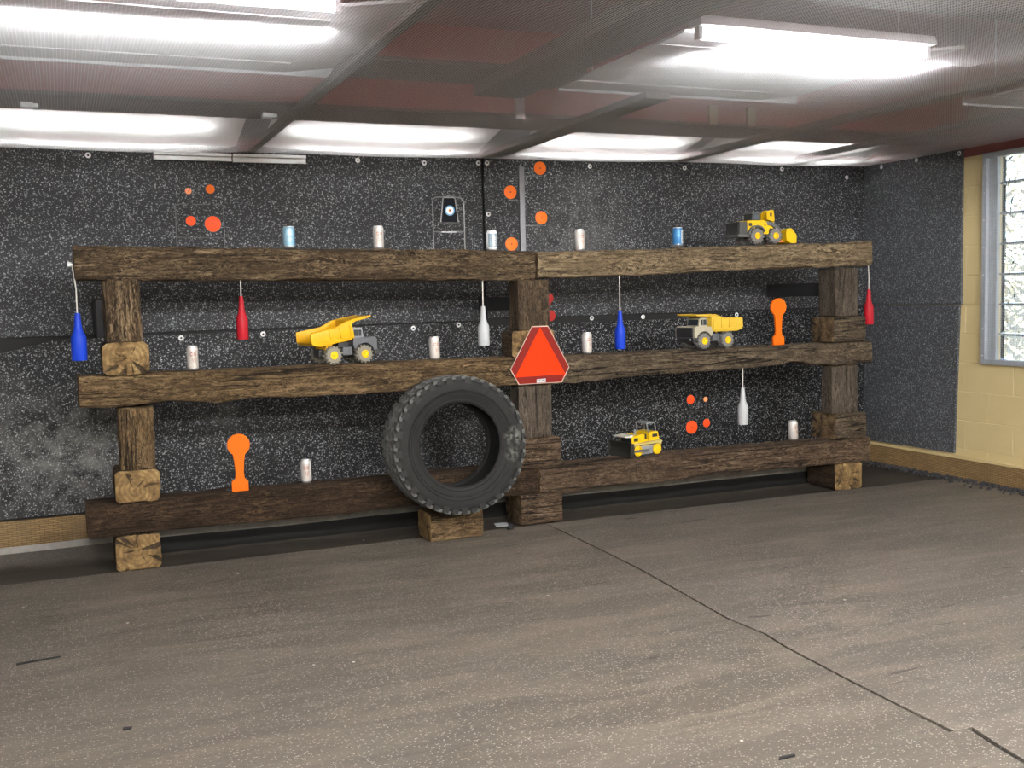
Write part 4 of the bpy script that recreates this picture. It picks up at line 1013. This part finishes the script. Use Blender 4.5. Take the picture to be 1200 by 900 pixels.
# back row: tubes above sagging translucent white sheets
g = G('translucent_white_sheet')
for l in list(g.t.links): g.t.links.remove(l)
df = g.n('BsdfDiffuse', {'Color': (.85, .85, .84, 1)}); tl = g.n('BsdfTranslucent', {'Color': (.85, .85, .83, 1)}); mx = g.n('MixShader', {0: .5, 1: df.outputs[0], 2: tl.outputs[0]})
g.t.links.new(mx.outputs[0], g.out.inputs[0]); SHEET = g.m
def back_light(label, x0, x1, seed, z0=2.405):
    t = thing('strip_light', label, 'ceiling light', ((x0 + x1) / 2, .68, z0), 0, 'back row ceiling lights')
    hx = (x1 - x0) / 2; vs = []; fs = []; nx, ny = 40, 14
    for i in range(nx + 1):
        for j in range(ny + 1):
            u, w = i / nx, j / ny; x = -hx + 2 * hx * u; y = -.28 + .565 * w
            z = -.018 * sin(pi * u) * (.4 + .6 * w) + .012 * noise.noise(Vector((x * 2.2, y * 3, seed))) - .02 * w + .12 * (1 - w)
            vs.append((x, y, z))
    m = ny + 1
    for i in range(nx):
        for j in range(ny): fs.append([i * m + j, (i + 1) * m + j, (i + 1) * m + j + 1, i * m + j + 1])
    nv = len(vs); vs2 = [(x, y, z + .0015) for x, y, z in vs]
    MB().add(vs, fs, True).build('diffuser_sheet', SHEET, t, auto=False)
    L = min(1.2, 2 * hx - .1)
    MB().prism([(-.02, .15), (.06, .15), (.05, .19), (-.01, .19)], -L / 2 - .01, L / 2 + .01, 0, .002).build('housing', WHITE_SHEET, t)
    MB().lathe([(.018, 0), (.018, L - .04)], 14, T(-L / 2 + .02, .02, .125) @ RY(pi / 2)).build('tube', TUBE_BACK, t)
back_light('glowing white light sheet along the back wall, leftmost', -.55, 1.0, 1)
back_light('glowing white light sheet along the back wall, second from left', 1.15, 2.62, 2)
back_light('glowing white light sheet along the back wall, third from left', 2.85, 4.16, 3)
back_light('glowing white light sheet along the back wall, at the right corner', 4.30, 5.90, 4, 2.43)

# wire mesh under everything
def zmesh(x, y):
    s = .010 * sin(pi * ((x - 1.1) / 1.6)) ** 2 + .008 * noise.noise(Vector((x * .9, y * .8, 0)))
    return 2.338 + .0075 * x - s
PX0, PX1, PY0, PY1 = -2.2, 5.95, -4.1, .972
mb_v = []; mb_f = []
def wire(pts, r=.0007):
    b = len(mb_v); n = len(pts); ax = 1 if abs(pts[0][0] - pts[-1][0]) > abs(pts[0][1] - pts[-1][1]) else 0
    for p in pts:
        for a in (pi / 2, pi * 7 / 6, pi * 11 / 6):
            d = [0, 0, r * sin(a)]; d[ax] = r * cos(a); mb_v.append((p[0] + d[0], p[1] + d[1], p[2] + d[2]))
    for i in range(n - 1):
        for k in range(3): mb_f.append((b + 3 * i + k, b + 3 * i + (k + 1) % 3, b + 3 * i + 3 + (k + 1) % 3, b + 3 * i + 3 + k))
y = PY0
while y < PY1:
    wire([(PX0 + (PX1 - PX0) * i / 40, y, zmesh(PX0 + (PX1 - PX0) * i / 40, y)) for i in range(41)]); y += .0127
x = PX0
while x < PX1:
    wire([(x, PY0 + (PY1 - PY0) * i / 26, zmesh(x, PY0 + (PY1 - PY0) * i / 26) + .0012) for i in range(27)]); x += .0127
me = bpy.data.meshes.new('ceiling_wire_mesh'); me.from_pydata(mb_v, [], mb_f)
o = link('ceiling_wire_mesh', me, WIRE); tag(o, kind='structure')
# galvanised strips at the top of the back wall
for (a, b, za, zb, lab) in ((.502, .968, 2.287, 2.335, 'left of two galvanised strips high on the back wall'), (.976, 1.435, 2.283, 2.336, 'right of two galvanised strips high on the back wall')):
    mb = MB(); mb.box((a, .962, za), (b, .976, zb - .022), .002); mb.box((a, .95, zb - .020), (b, .976, zb), .002); o = mb.build('galvanised_strip', GALV); tag(o, lab, 'metal strip', 'galvanised strips')
# clamps on the back beam
for (x, lab) in ((-.2, 'small grey clip on the dark beam at the left edge'), (1.02, 'small grey clip on the dark beam next to the left batten')):
    o = MB().box((x, .12, 2.425), (x + .06, .18, 2.454), .006).box((x + .055, .135, 2.43), (x + .085, .165, 2.45), .004).build('beam_clip', GALV); tag(o, lab, 'clip')

# ------------------------------------------------------------------ daylight
w = bpy.data.worlds.new('sky'); C.world = w; w.use_nodes = True; nt = w.node_tree
bg = nt.nodes['Background']
sky = nt.nodes.new('ShaderNodeTexSky'); sky.sky_type = 'NISHITA'; sky.sun_disc = False; sky.sun_elevation = radians(28); sky.sun_rotation = radians(200); sky.air_density = 1.2; sky.dust_density = 2.0
nt.links.new(sky.outputs[0], bg.inputs[0]); bg.inputs[1].default_value = .17

# ------------------------------------------------------------------ view
C.view_settings.view_transform = 'Standard'; C.view_settings.look = 'None'; C.view_settings.gamma = 1; C.view_settings.use_curve_mapping = False
C.view_settings.exposure = 2.0
C.cycles.use_denoising = True
C.cycles.max_bounces = 8; C.cycles.transparent_max_bounces = 16
